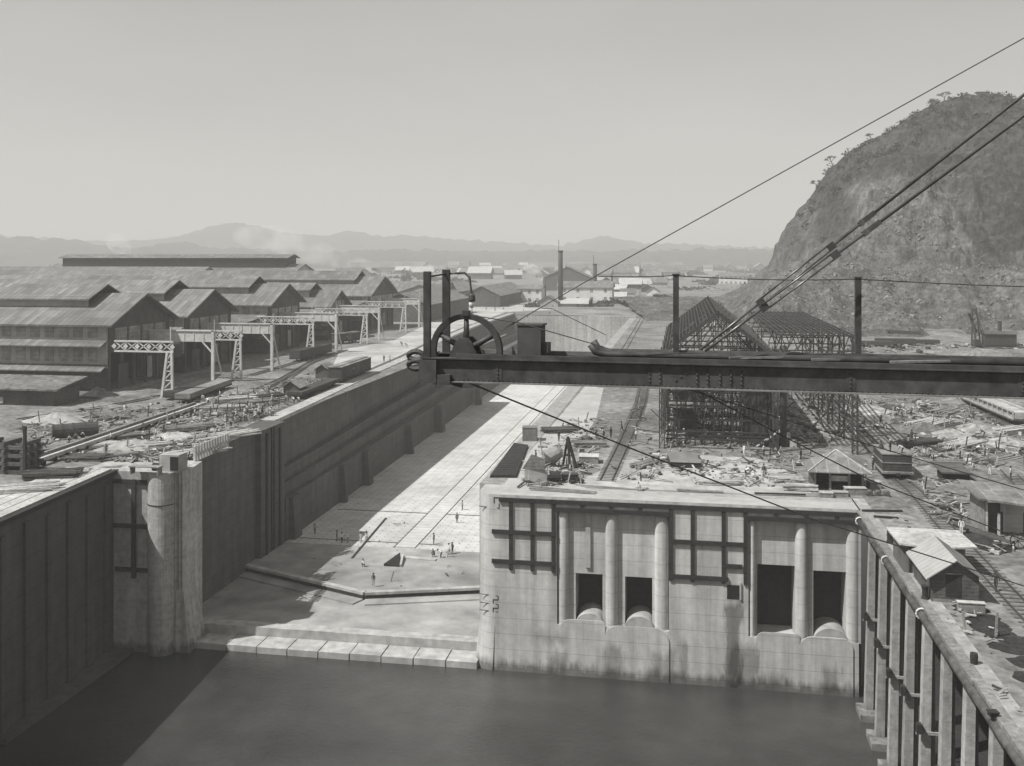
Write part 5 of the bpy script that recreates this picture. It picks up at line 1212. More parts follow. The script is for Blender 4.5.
lumber('short pale offcuts near the track end',636,489,0.01,3,0.6,3,0.1,PALEWOOD)
lumber('beam lying across the quay corner',882,512,0.01,5.6,0.1,1,0.0,TIMBER)
lumber('short beam end on the quay corner pavement',886,518,0.02,3.0,0.1,1,-0.15,TIMBER)
for i, (px, py, d, lab) in enumerate(((826,497,(1.5,1.0,0.55),'leftmost crate before the hut'),(840,496,(1.7,1.0,0.5),'middle slatted crate before the hut'),(855,494.5,(2.4,1.0,0.8),'largest crate in front of the hut counter'),(874,488,(1.4,1.2,0.8),'crate standing apart right of the hut'))): boxobj('crate','wooden '+lab,'crate',px,py,0,d,0.05*i,WOOD,None,SIDING)
q = G(882,497); t = thing('barrel_row','row of lying barrels right of the hut','barrels',tuple(q)); 
for k in range(3): b = MB(); b.tube([q+Vector((-1.4+0.95*k,-0.5,0.42)),q+Vector((-1.4+0.95*k,0,0.42)),q+Vector((-1.4+0.95*k,0.5,0.42))],[0.33,0.42,0.33],12); b.build('barrel', DARKWOOD, t)
boxobj('lumber_stack','pale topped lumber stack before the small house','lumber',971,612,0,(2.0,0.5,0.75),0,WOOD,None,PALEWOOD)
q = G(974,664); t = thing('bucket','small black drum standing on the quay coping','drum',tuple(q)); b = MB(); b.tube([q,q+Vector((0,0,0.5)),q+Vector((0,0,0.75))],[0.24,0.27,0.25],12); b.build('drum', TIMBER, t)
q = G(925,599); t = thing('bucket','dark capstan left of the small house','capstan',tuple(q)); b = MB(); b.tube([q,q+Vector((0,0,0.3)),q+Vector((0,0,0.8)),q+Vector((0,0,1.1))],[0.35,0.22,0.25,0.32],12); b.build('drum', TIMBER, t)
q = G(890,543); t = thing('bollard','dark winch post at the far end of the quay','winch',tuple(q)); b = MB(); b.tube([q,q+Vector((0,0,0.4)),q+Vector((0,0,1.3)),q+Vector((0,0,1.5))],[0.4,0.28,0.3,0.42],12); b.build('post', TIMBER, t)
for (px, py, s_) in ((962,688,0),): q = G(1000,690); boxobj('timber_block','small timber block on the near quay coping','block',993,716,0.02,(0.5,0.4,0.25),0.2,TIMBER)
q = G(1018,549); t = thing('cart_wheel','spoked cart wheel leaning beside the pipes','wheel',tuple(q)); b = MB(); c = q+Vector((0,0,0.75)); b.tube([c+Vector((0.7*math.cos(a),0.12*math.sin(a),0.7*math.sin(a))) for a in [2*PI*k/20 for k in range(21)]],0.07,6); b.build('rim', TIMBER, t)
b = MB()
for k in range(4): a = PI*k/4; v = Vector((0.68*math.cos(a),0.1*math.sin(a),0.68*math.sin(a))); b.tube([c-v,c+v],0.035,5)
b.build('spokes', TIMBER, t)
for i,(px,py,rz) in enumerate(((975,533,-1.0),(983,536,-1.05),(990,540,-0.95))):
    q = G(px,py); b = MB(); dd = Vector((math.cos(rz),math.sin(rz),0))*2.6; b.tube([q-dd+Vector((0,0,0.3)),q+dd+Vector((0,0,0.3))],0.26,10); t = b.build('iron_pipe', STEEL); tag(t, ('leftmost','middle','rightmost')[i]+' dark iron pipe lying before the board shed', 'pipe')
# left yard gear
a, c = U(52,432.5,z=ZL+1), U(98,429,z=ZL+1); t = thing('boiler_pipe','long dark riveted boiler shell lying on the left yard','boiler',tuple(a)); b = MB(); b.tube([a,c],1.15,14); b.build('shell', STEEL, t); b = MB()
for f in (0.02,0.22,0.46,0.7,0.98): m_ = a+(c-a)*f; d = (c-a).normalized(); b.tube([m_-d*0.12,m_+d*0.12],1.22,14)
b.build('hoops', FRAMEST, t)
lumber('tangled heap of scrap timber before the nearest runway',112,418,ZL,5.5,5,26,0.9,WOOD,'scrap_heap','scrap',3,1.2)
lumber('small scrap timber heap right of the tangled heap',136,411,ZL,3.5,3,12,0.4,WOOD,'scrap_heap','scrap',2,1.3)
lumber('stack of round logs at the lower left yard corner',20,490,ZL+0.2,9,3,7,0.5,PALEWOOD,'log_stack','logs',2,0.05)
lumber('stack of dark timbers with pale ends on the lower left yard',52,478,ZL,6.5,2.4,8,0.3,DARKWOOD,'timber_stack','timber',4,0.05)
lumber('loose pale timbers beside the dark timber stack',70,474,ZL,5,2.5,8,0.5,PALEWOOD,'timber_stack','timber',2,0.4)
lumber('long planks on the yard edge near the pale palings',194,454,ZL,10,3,9,0.95,PALEWOOD,'lumber_pile','lumber',2,0.12)
lumber('long planks on the yard edge by the crowd',224,437,ZL,12,3.5,9,0.95,PALEWOOD,'lumber_pile','lumber',2,0.15)
lumber('big pale beams stacked beside the pale deck flat car',222,410,ZL,9,2.5,6,0.6,PALEWOOD,'lumber_pile','lumber',3,0.04)
lumber('spare rails stacked on the yard near the raised crane rail',150,455,ZL,14,2.5,7,0.85,DARKWOOD,'rail_stack','rails',1,0.06)
lumber('low stack of sleepers behind the pier',85,459,ZL,6,3,10,0.2,DARKWOOD,'sleeper_stack','sleepers',2,0.2)
lumber('plank heap beside the small gabled hut',300,383,ZL,6,4,14,0.7,WOOD,'lumber_pile','lumber',2,0.7)
t = thing('paling_row','row of upright pale palings along the dock edge','palings',tuple(U(194,461,z=ZL))); a, c = U(195,461.5,z=ZL), U(227,447.5,z=ZL)
for k in range(13): q = a+(c-a)*(k/12); b = MB(); b.box(q.x-0.15,q.x+0.15,q.y-0.2,q.y+0.2,ZL,ZL+2.0); b.build('paling', PALEWOOD, t)
b = MB(); b.bar(a+Vector((-0.25,0,1.3)),c+Vector((-0.25,0,1.3)),0.12,0.25); b.build('rail', WOOD, t)
q = U(168,472,z=ZL); t = thing('capstan_house','small dark winch house standing on top of the pier','winch',tuple(q)); b = MB(); b.box(q.x-1.2,q.x+1.4,q.y,q.y+2.2,ZL,ZL+2.1); b.build('housing', SIDING, t); b = MB(); b.box(q.x+0.3,q.x+1.35,q.y-0.06,q.y-0.01,ZL+0.2,ZL+1.9); b.build('door', INNER, t); b = MB(); b.tube([q+Vector((-2.2,0.4,0.5)),q+Vector((-1.3,0.4,0.5))],0.5,12); b.build('drum', TIMBER, t)
q = U(146,474,z=ZL); t = thing('work_table','rough board work bench on the pier','bench',tuple(q)); b = MB(); b.cbox((q.x,q.y,ZL+0.95),(4.0,1.2,0.12)); b.build('top', WOOD, t)
for sx_ in (-1.8,1.8): b = MB(); b.cbox((q.x+sx_,q.y,ZL+0.45),(0.15,1.0,0.9)); b.build('leg', WOOD, t)
for (px,py,lab) in ((322,379,'small gabled hut among the timber by the dock edge'),(291,398,'tiny tool hut near the curved tracks')):
    q = U(px,py,z=ZL); t = thing('tool_hut', lab, 'hut', tuple(q)); b = MB(); b.prism_y([(q.x-1.5,ZL),(q.x-1.5,ZL+2),(q.x,ZL+3),(q.x+1.5,ZL+2),(q.x+1.5,ZL)][::-1], q.y, q.y+4); b.build('wall', DARKWOOD, t); b = MB(); gs = [(q.x-1.9,ZL+1.85),(q.x,ZL+3.15),(q.x+1.9,ZL+1.85),(q.x+1.9,ZL+1.97),(q.x,ZL+3.3),(q.x-1.9,ZL+1.97)]; b.prism_y(gs, q.y-0.4, q.y+4.4); b.build('roof', ROOFHUT, t)

for i,(px,py,L,W,n,rz,lay,m,lab) in enumerate(((930,425,9,4,12,0.9,3,PALEWOOD,'long stacked boards pointing at the gondola car'),(948,412,10,4,12,0.95,2,WOOD,'grey boards stacked below the gondola car'),(965,446,8,3,10,0.8,3,PALEWOOD,'pale boards left of the pale spoil heap'),(1000,462,10,4,12,0.75,2,WOOD,'wide grey board stack behind the board shed roof'),(940,466,7,2,8,0.1,3,WOOD,'sleeper stack right of the dump car'),(920,446,7,2.5,9,0.5,4,DARKWOOD,'dark timber stack behind the dump car'),(1012,432,8,3,9,0.7,3,PALEWOOD,'short pale stack at right edge by the heap'),(850,425,8,3,10,1.2,2,WOOD,'boards laid beside the far frame columns'),(890,409,7,3,9,1.1,2,DARKWOOD,'rail stack beyond the dump car'),(955,428,8,3,10,0.85,2,DARKWOOD,'dark rails between spoil heaps'),(590,446,5,2,7,0.2,3,WOOD,'plank stack left of the block track'),(645,466,5,1.6,6,1.0,2,WOOD,'plank stack right of the block track'),(720,484,6,1.5,6,0.1,2,PALEWOOD,'pale plank stack near the middle of the block edge'),(560,432,6,2.5,8,0.3,3,DARKWOOD,'dark plank stack behind the mixer'))):
    lumber(lab,px,py,0.02,L,W,n,rz,m,'lumber_pile','lumber',lay,0.05,50+i)
for i,(px,py,L,W,n,rz,lay,m,lab) in enumerate(((255,404,9,3,9,0.8,3,WOOD,'plank stack behind the dense crowd'),(235,401,8,3,9,0.7,3,PALEWOOD,'pale plank stack left of the third runway leg'),(128,437,7,2.5,8,0.8,2,WOOD,'planks along the raised crane rail'),(270,398,6,3,8,1.0,3,DARKWOOD,'dark timber stack below the curved tracks'),(150,447,6,2,7,0.7,2,PALEWOOD,'pale planks on the near side of the sand'),(188,430,8,3,9,0.8,3,WOOD,'plank stack right of the pale sand heap'),(98,447,6,2,7,0.9,2,PALEWOOD,'pale planks right of the sitting men'),(312,390,6,2,8,0.8,3,WOOD,'plank stack just left of the boxcar'),(60,450,6,2,7,0.6,2,WOOD,'planks at the lower end of the raised rail'))):
    lumber(lab,px,py,ZL+0.05,L,W,n,rz,m,'lumber_pile','lumber',lay,0.06,90+i)

q = U(8,474,z=ZL); t = thing('timber_crib','tall dark crib of stacked timbers at the left edge of the photo','timber crib',tuple(q))
for k in range(8):
    for j in range(3):
        b = MB()
        if k % 2: b.cbox((q.x-3+j*2.6,q.y+1.2,ZL+0.25+0.5*k),(0.42,3.4,0.42))
        else: b.cbox((q.x-0.4,q.y+j*1.3,ZL+0.25+0.5*k),(6.6,0.42,0.42))
        b.build('crib_timber', DARKWOOD, t)
b = MB(); b.bar((q.x+2.6,q.y-0.4,ZL),(q.x+2.6,q.y-0.4,ZL+6.0),0.3); b.build('post', TIMBER, t)
# ------------------------------------------------------------------ far town, rough ground, scattered litter
r4 = random.Random(21)
def inpoly(px, py, poly):
    c = False; n = len(poly)
    for i in range(n):
        (x0,y0),(x1,y1) = poly[i], poly[(i+1) % n]
        if (y0 > py) != (y1 > py) and px < (x1-x0)*(py-y0)/(y1-y0)+x0: c = not c
    return c
protos = []
for nm, lab, grp, wx, wy, ze, zr, wm, rm in (('small_house','small white house of the far town beyond the dock head','white houses of the far town',11,9,5,8,WHITEW,ROOF),
        ('small_house','small dark walled house of the far town beyond the dock head','dark houses of the far town',12,9,4.5,7.5,GABLE,ROOFPALE),
        ('long_shed','long low shed of the far town with grey roof','long sheds of the far town',46,13,5,8.5,SIDING,ROOF)):
    b = house(nm, lab, 'house' if nm == 'small_house' else 'shed', (0,0), wx, wy, ze, zr, wm=wm, rm=rm, wins=0); b['group'] = grp; protos.append(b)
first = [True]*3
spots = []
for k in range(1500):
    px = r4.uniform(365, 770); py = r4.uniform(263, 301)
    if len(spots) > 105: break
    if py > 281 and 470 < px < 600: continue
    if py > 284 and px > 655: continue
    if py > 274+ (px-650)*0.02 and px > 690: continue
    if py > 279 and px < 470: continue
    if 715 < px < 752 and py > 276: continue
    i = r4.choice((0,0,1,1,2)); q = U(px, py, z=0.0)
    if any((q-s).length < 20 for s in spots): continue
    spots.append(q)
    sc = r4.uniform(0.8, 1.35)*max(1.0, min(1.9, q.length/700)); o = protos[i] if first[i] else copy_thing(protos[i], q)
    first[i] = False; o.location = (q.x, q.y, 0); o.rotation_euler = (0,0,r4.choice((0,0,PI/2,0.3,-0.2))); o.scale = (sc, sc, sc)
for k in range(16):                                                   # low halls further left behind the long roofs
    px = r4.uniform(-20, 380); q = U(px, r4.uniform(262.5, 266.5), z=0.0)
    o = copy_thing(protos[2], q, r4.uniform(-0.2,0.2), 'long low shed on the plain behind the workshop roofs', 'long sheds behind the workshops'); o.scale = (1.8,1.5,1.5)
bp_ = MB(); r5 = random.Random(3)
def clump(b, c, R_, H_, n, s0):
    for k in range(n):
        a = r5.random()*2*PI; rr = math.sqrt(r5.random()); h = r5.random()*(1-0.6*rr*rr); p = Vector(c)+Vector((math.cos(a)*rr*R_, math.sin(a)*rr*R_*0.6, h*H_)); s = s0*(0.5+r5.random())
        u = Vector((r5.uniform(-1,1), r5.uniform(-0.4,0.4), r5.uniform(-0.6,1))).normalized()*s; v = u.cross(Vector((r5.uniform(-.4,.4), 1, r5.uniform(-.4,.4)))).normalized()*s*0.7
        b.add([p-u-v, p+u-v, p+u+v, p-u+v], [(0,1,2,3)])
for k in range(150):
    px = r5.uniform(340, 790); py = 261.5+ r5.random()**1.6*26
    if py > 279 and 470 < px < 640: continue
    q = U(px, py, z=0.0); f = q.length/700; clump(bp_, q, r5.uniform(4,14)*f, r5.uniform(3,7)*f**0.5, 60, 0.8*f)
tag(bp_.build('far_scrub', FOLF), 'dark scrub and trees dotted over the far plain', 'scrub', kind='stuff')

def rough(name, x0, x1, y0, y1, nx, ny, base, amp, sc, seed, mat, lim):
    g = MB()
    for j in range(ny+1):
        for i in range(nx+1):
            x = x0+(x1-x0)*i/nx; y = y0+(y1-y0)*j/ny; e = min(1, lim(x, y)); n = noise.fractal(Vector((x*sc+seed, y*sc, seed)), 1, 2, 5)
            g.v.append((x, y, base+0.012-0.05*(e <= 0)+max(-0.01, amp*n)*max(0, e)))
    for j in range(ny):
        for i in range(nx): a = j*(nx+1)+i; g.f.append((a,a+1,a+nx+2,a+nx+1)); g.mi.append(0)
    struct(g.build(name, mat))
ROUGH = M('churned_earth', 0.17, 0.5, 1.1, 0.09, 0.4, 1, 0.8, 2)
def lim_r(x, y):
    e = 1.0
    for (xa, ya, xb, yb) in ((26.6,110,26.6,136),(26.6,136,29.5,190),(29.5,190,33,240),(52.6,190,54,160)):
        if ya-2 < y < yb+2 or yb-2 < y < ya+2:
            f = max(0, min(1, (y-ya)/(yb-ya))); e = min(e, max(0, abs(x-(xa+(xb-xa)*f))-1.6)/2)
    e = min(e, (x-20.5)/5, (x1_-x)/5 if False else 1, (y-112)/6)
    if 28.5 < x < 43 and y < 113: e = 0
    return e
rough('rough_ground', 20.6, 130, 112, 330, 130, 230, 0.0, 0.9, 0.11, 3, ROUGH, lim_r)
def lim_l(x, y):
    xe = -69 if y < 215 else -69-(y-215)*0.09
    return min((xe-x)/4, (x+110)/4, (y-112.5)/4, (215-y)/20)
rough('rough_ground', -111, -66, 112.2, 300, 70, 200, ZL, 0.55, 0.14, 8, ROUGH, lim_l)
def lim_h(x, y): return min((x+10)/30, (y-470)/40, (900-y)/60, (190-x)/30)
rough('earth_bank', -10, 190, 468, 900, 90, 120, 0.0, 9.0, 0.02, 5, M('bank_earth',0.16,0.5,0.25,0.04,0.4,1,0.6,0.6), lim_h)
def lim_b(x, y): return min((x+20)/14, (y-210)/30, (470-y)/20, (140-x)/20)
rough('earth_bank', -20, 140, 210, 470, 90, 140, 0.0, 2.6, 0.045, 15, ROUGH, lim_b)

def litter(name, label, spotfn, n, seed, big=1.0):
    r6 = random.Random(seed); b = MB()
    for k in range(n):
        px, py, z = spotfn(r6); q = U(px, py, z=z); b.m = r6.choice((0,1,1,2,2,3,3)); t_ = r6.random(); s = (0.10+0.40*r6.random()**2)*big
        a = r6.random()*PI
        if t_ < 0.55: b.cbox((q.x,q.y,q.z+s*0.4),(s*(1+r6.random()),s*(0.6+r6.random()),s*(0.5+r6.random()*0.7)),a,0.3*r6.random())
        elif t_ < 0.94:
            L = r6.uniform(0.8,3.6)*big; d = Vector((math.cos(a),math.sin(a),r6.uniform(-0.02,0.16)))*L/2; b.bar(q-d+Vector((0,0,0.25)), q+d+Vector((0,0,0.25)), r6.uniform(0.09,0.22), r6.uniform(0.05,0.14))
        elif t_ < 0.965: b.bar(q, q+Vector((r6.uniform(-.4,.4),r6.uniform(-.4,.4),r6.uniform(0.8,2.2))), 0.14)
        else: b.tube([q+Vector((-s,0,s*0.6)),q+Vector((s,0.2*s,s*0.6))], s*0.6, 8)
    tag(b.build(name, [PALEWOOD, DARKCAR, RUBBLE, WOOD]), label, 'debris', kind='stuff')
def near(poly, zf):
    xs, ys_ = [p[0] for p in poly], [p[1] for p in poly]
    def f(r6):
        while True:
            px, py = r6.uniform(min(xs),max(xs)), r6.uniform(min(ys_),max(ys_))
            if not inpoly(px, py, poly): continue
            q = U(px, py, z=zf)
            if noise.noise(Vector((q.x*0.17, q.y*0.11, zf+2))) < r6.uniform(-0.45, 0.25): continue
            return px, py, zf
    return f
litter('construction_litter','timber offcuts and rubble littering the left yard', near([(120,462),(188,462),(246,428),(300,398),(345,378),(318,372),(240,392),(180,412),(110,440),(60,462)], ZL), 1500, 1)
litter('construction_litter','scattered scrap lying over the back of the left yard', near([(20,450),(60,462),(180,408),(250,390),(240,384),(170,402),(90,408),(20,425)], ZL), 380, 2)
litter('construction_litter','broken timber crowded along the dock edge of the left yard', near([(180,420),(232,424),(294,396),(312,386),(255,388),(200,404)], ZL), 900, 3, 1.25)
litter('construction_litter','planks and rubble around the mixer on the block', near([(520,486),(585,486),(598,455),(608,420),(570,418),(545,440),(530,462)], 0), 420, 4)
litter('construction_litter','rubble and timber scattered before the steel frame', near([(612,480),(800,488),(812,452),(690,450),(655,452),(640,400),(650,390),(628,420)], 0), 380, 5)
litter('construction_litter','heaps of timber and rubble on the right yard', near([(838,405),(880,398),(960,402),(1024,438),(1024,470),(960,468),(918,468),(906,430),(868,430),(850,440)], 0), 1700, 6, 1.2)
litter('construction_litter','small scrap around the board shed and the track', near([(915,480),(962,482),(968,530),(1015,548),(990,556),(930,520)], 0), 200, 7)
litter('construction_litter','scrap iron piled inside the steel frame', near([(668,448),(840,446),(835,400),(672,396)], 0), 1100, 8, 1.3)
litter('construction_litter','small stones and boards on the quay coping and pavement', near([(860,512),(900,512),(930,540),(1000,640),(1020,720),(1000,700),(940,610),(890,545)], 0.01), 70, 9, 0.35)
litter('construction_litter','fine rubble dotted over the dock floor', near([(300,548),(350,520),(440,520),(470,545),(470,582),(370,592),(300,570)], ZF), 22, 10, 0.45)
# scaffolding inside the frame
t = thing('scaffold','dense dark scaffold of posts and ledgers inside the steel frame','scaffold',(4,152,0))
for i, y in enumerate((149,153.5,164,176)):
    b = MB()
    for k in range(12): b.bar((XA+0.8+k*1.35,y,0),(XA+0.8+k*1.35,y+0.1*(k%3),7.5+3*((k*7+i)%4)),0.16)
    b.build('scaffold_poles', TIMBER, t)
    b = MB()
    for k in range(6): b.bar((XA+0.6,y,1.5+k*2.2),(XB-0.6-1.5*((k+i)%3),y,1.5+k*2.2+0.2*((k+i)%2)),0.2,0.24)
    b.build('ledgers', TIMBER, t)
    b = MB()
    for k in range(5): b.bar((XA+1+k*3,y,0.3),(XA+4.5+k*2.6,y,9+k%3),0.14)
    b.build('braces', TIMBER, t)
for k in range(4): b = MB(); b.box(XA+1.5+k*3.6,XA+4.2+k*3.6,156+k*6,160+k*6,4.2+1.7*k,4.35+1.7*k); b.build('platform', DARKWOOD, t)
for (x, y, w_, d_, h_, lab) in ((10.6,150,3.0,9,9.5,'tall dark boiler tower among the frame columns'),(0.5,160,4.5,5,6.5,'dark machine hut deep inside the steel frame')):
    t = thing('machine_house', lab, 'machine house', (x,y,0)); b = MB(); b.box(x-w_/2,x+w_/2,y,y+d_,0,h_); b.build('casing', DARKCAR, t); b = MB(); b.tube([(x,y+d_/2,h_),(x,y+d_/2,h_+4)],0.5,10); b.build('stack', FRAMEST, t); b = MB(); b.box(x-w_/2-0.1,x+w_/2+0.1,y-0.1,y+d_+0.1,h_,h_+0.2); b.build('roof', FRAMEST, t)
# coal and tar patches by the small house, spoil heaps
def heap(label, px, py, z, R_, H_, mat, name='spoil_heap', cat='heap', seed=0, flat=1.0):
    q = U(px, py, z=z); g = MB(); n, m = 18, 6; g.v.append((q.x,q.y,z+H_))
    for j in range(1, m+1):
        for i in range(n):
            a = 2*PI*i/n; f = j/m; rr = R_*f*(1+0.35*noise.noise(Vector((math.cos(a)*1.5+seed, math.sin(a)*1.5, seed)))); g.v.append((q.x+rr*math.cos(a), q.y+rr*math.sin(a)*flat, z-0.03*(j==m)+H_*(1-f)**1.1*(1+0.4*noise.noise(Vector((rr*1.3*math.cos(a), rr*1.3*math.sin(a), seed+5))))))
    for i in range(n): g.f.append((0,1+i,1+(i+1)%n)); g.mi.append(0)
    for j in range(m-1):
        for i in range(n): a = 1+j*n+i; c = 1+j*n+(i+1)%n; g.f.append((a,a+n,c+n,c)); g.mi.append(0)
    tag(g.build(name, mat), label, cat)
COAL = M('coal_dust', 0.03, 0.5, 1.5, 0.3, 0.3, 1, 0.6, 6)
g = MB(); r9 = random.Random(12)
for k in range(46):
    f = r9.random(); x = 22.2+2.6*f+r9.gauss(0,0.7)+0.6; y = 83-20*f+r9.gauss(0,1.0); R_ = r9.uniform(0.25,1.25); n = 14
    if x-R_ < 20.9: continue
    z0 = 0.012+0.0009*k; g.add([(x+R_*1.3*math.cos(2*PI*i/n)*(1+0.5*noise.noise(Vector((k,i*0.9,0)))), y+R_*math.sin(2*PI*i/n)*(1+0.5*noise.noise(Vector((k,i*0.9,0)))), z0) for i in range(n)], [tuple(range(n))])
tag(g.build('coal_waste', COAL), 'black patches of coal waste on the quay below the small house', 'coal waste', kind='stuff')
heap('black coal waste before the board shed',985,541,0,2.6,0.5,COAL,'coal_waste','coal waste',4,1.5)
for i,(px,py,R_,H_,lab) in enumerate(((925,432,5,1.6,'big dark spoil heap right of the dump car'),(952,437,4,1.4,'spoil heap behind the bunker on the right yard'),(975,432,5,1.5,'pale spoil heap with a worker on the right yard'),(905,455,3,1.0,'low rubble heap just right of the dump car'),(1005,445,5,1.2,'rubble heap by the right edge under the gondola car'),(868,412,6,1.5,'timber strewn heap beyond the steel frame'))):
    heap(lab,px,py,0,R_,H_,RUBBLE if i != 0 else ROUGH,seed=10+i)
heap('grey sand heap behind the boiler shell',58,420,ZL,5,1.3,SAND,'sand_heap','sand heap',31)
heap('pale sand heap among the workers on the left yard',172,438,ZL,4.5,0.9,SAND,'sand_heap','sand heap',32)
heap('sand heap beside the raised crane rail',130,447,ZL,5,1.0,SAND,'sand_heap','sand heap',33)
heap('dark rubbish heap at the corner of the nearest workshop',98,396,ZL,4,1.8,COAL,'rubbish_heap','heap',34)
# trestle posts on the far track side and telegraph poles
for i,(px,py,h_) in enumerate(((472,318,9),(495,311,9),(640,300,9),(648,292,9))):
    q = U(px,py,z=0 if px > 520 else ZL); t = thing('telegraph_pole','%s thin telegraph pole beyond the dock head'%('first','second','third','fourth')[i],'pole',tuple(q)); b = MB(); b.tube([q,q+Vector((0,0,h_))],[0.2,0.14],6); b.build('pole',FRAMEST,t); b = MB(); b.bar(q+Vector((-1,0,h_-0.6)),q+Vector((1,0,h_-0.6)),0.14); b.build('crossarm',FRAMEST,t)
# pale sandy yard along the far left side of the dock
SANDY = M('sandy_yard',0.36,0.25,0.3,0.05,0.25,1,0.3,1.5)
g = MB(); pl_ = [U(*p, z=ZL) for p in ((330,372),(372,372),(412,355),(440,338),(505,312),(560,310),(480,300),(440,318),(395,340),(340,350))]
g.add([(p.x,p.y,ZL+0.02) for p in pl_], [tuple(range(len(pl_)))]); struct(g.build('sandy_yard', SANDY))
g = MB(); pl_ = [(-14,121),(-4,119.5),(8,119.3),(15,121),(14,132),(10,141),(-3,142),(-8,136)]
g.add([(x,y,0.012) for x,y in pl_], [tuple(range(len(pl_)))]); struct(g.build('sand_patch', SAND))


r10 = random.Random(9)
for k in range(90):
    x, y = r10.uniform(XA,XC), r10.uniform(147,204); zt = ZA-1 if x > XB else ZE
    a_ = Vector((x,y,r10.uniform(0,zt*0.7))); b = MB(); b.bar(a_, a_+Vector((r10.uniform(-4,4),r10.uniform(-5,5),r10.uniform(1.5,8))), 0.13); b.build('loose_bar', FRAMEST, t_frame)
for i,(px,py,L_,lab) in enumerate(((872,347,12,'left flat car of the string below the quarry'),(895,346,12,'middle flat car of the string below the quarry'),(919,345.5,12,'right flat car of the string below the quarry'))):
    q = U(px,py,z=0); tt = thing('flat_car', 'small dark '+lab, 'railway car', tuple(q)); b = MB(); b.box(q.x-L_/2,q.x+L_/2,q.y-1.5,q.y+1.5,0.8,1.9+0.5*(i==1)); b.build('body', DARKCAR, tt)
    for s_ in (-0.35,-0.2,0.2,0.35): b = MB(); b.tube([(q.x+L_*s_,q.y-0.8,0.42),(q.x+L_*s_,q.y+0.8,0.42)],0.42,10); b.build('wheel_set', TIMBER, tt)
track('railway track along the foot of the quarry', [G(700,352),G(800,349),G(895,346.6),G(1000,346),G(1100,347)], sleepers=False)
litter('construction_litter','rocks and sleepers strewn along the foot of the quarry', near([(770,352),(860,345),(1024,343),(1024,352),(860,354)], 0), 420, 31, 2.2)
for i,(px,py,w_,h_) in enumerate(((612,296,1.6,17),(545,299,1.4,14),(640,284,1.8,20),(470,276,1.8,22))):
    x, y = at(px, py); tt = thing('chimney', ('short thin stack among the huts right of the engine house','thin stack left of the tall iron chimney','thin stack by the tall narrow white hut','thin stack over the long sheds left of the lamp')[i], 'chimney', (x,y,0)); b = MB(); b.tube([(x,y,0),(x,y,h_)],[w_*0.6,w_*0.45],10); b.build('stack', FRAMEST, tt, True)
# ------------------------------------------------------------------ people: one continuous skinned body, a hat and (where worn) a coat as children
POSES = {
 'stand': dict(pel=(0,0,.92), ch=(0,.01,1.32), nk=(0,.02,1.47), hd=(0,.03,1.62), kL=(-.1,.03,.5), fL=(-.12,0,.06), kR=(.1,.03,.5), fR=(.13,.03,.06), eL=(-.27,.02,1.13), hL=(-.26,.1,.88), eR=(.27,.02,1.13), hR=(.26,.1,.88)),
 'stride': dict(pel=(0,0,.9), ch=(0,.06,1.3), nk=(0,.09,1.45), hd=(0,.12,1.6), kL=(-.1,.2,.5), fL=(-.11,.3,.07), kR=(.1,-.05,.48), fR=(.11,-.36,.1), eL=(-.26,-.08,1.12), hL=(-.24,-.14,.88), eR=(.26,.14,1.12), hR=(.24,.32,.98)),
 'bend': dict(pel=(0,-.1,.88), ch=(0,.25,1.1), nk=(0,.38,1.16), hd=(0,.5,1.17), kL=(-.12,.02,.5), fL=(-.15,-.02,.06), kR=(.12,.06,.5), fR=(.15,.06,.06), eL=(-.22,.36,.88), hL=(-.14,.5,.66), eR=(.22,.36,.88), hR=(.14,.5,.66)),
 'crouch': dict(pel=(0,-.1,.42), ch=(0,.1,.78), nk=(0,.17,.93), hd=(0,.22,1.06), kL=(-.16,.32,.55), fL=(-.16,.12,.06), kR=(.16,.32,.55), fR=(.16,.12,.06), eL=(-.24,.3,.68), hL=(-.1,.45,.5), eR=(.24,.3,.68), hR=(.1,.45,.5)),
}
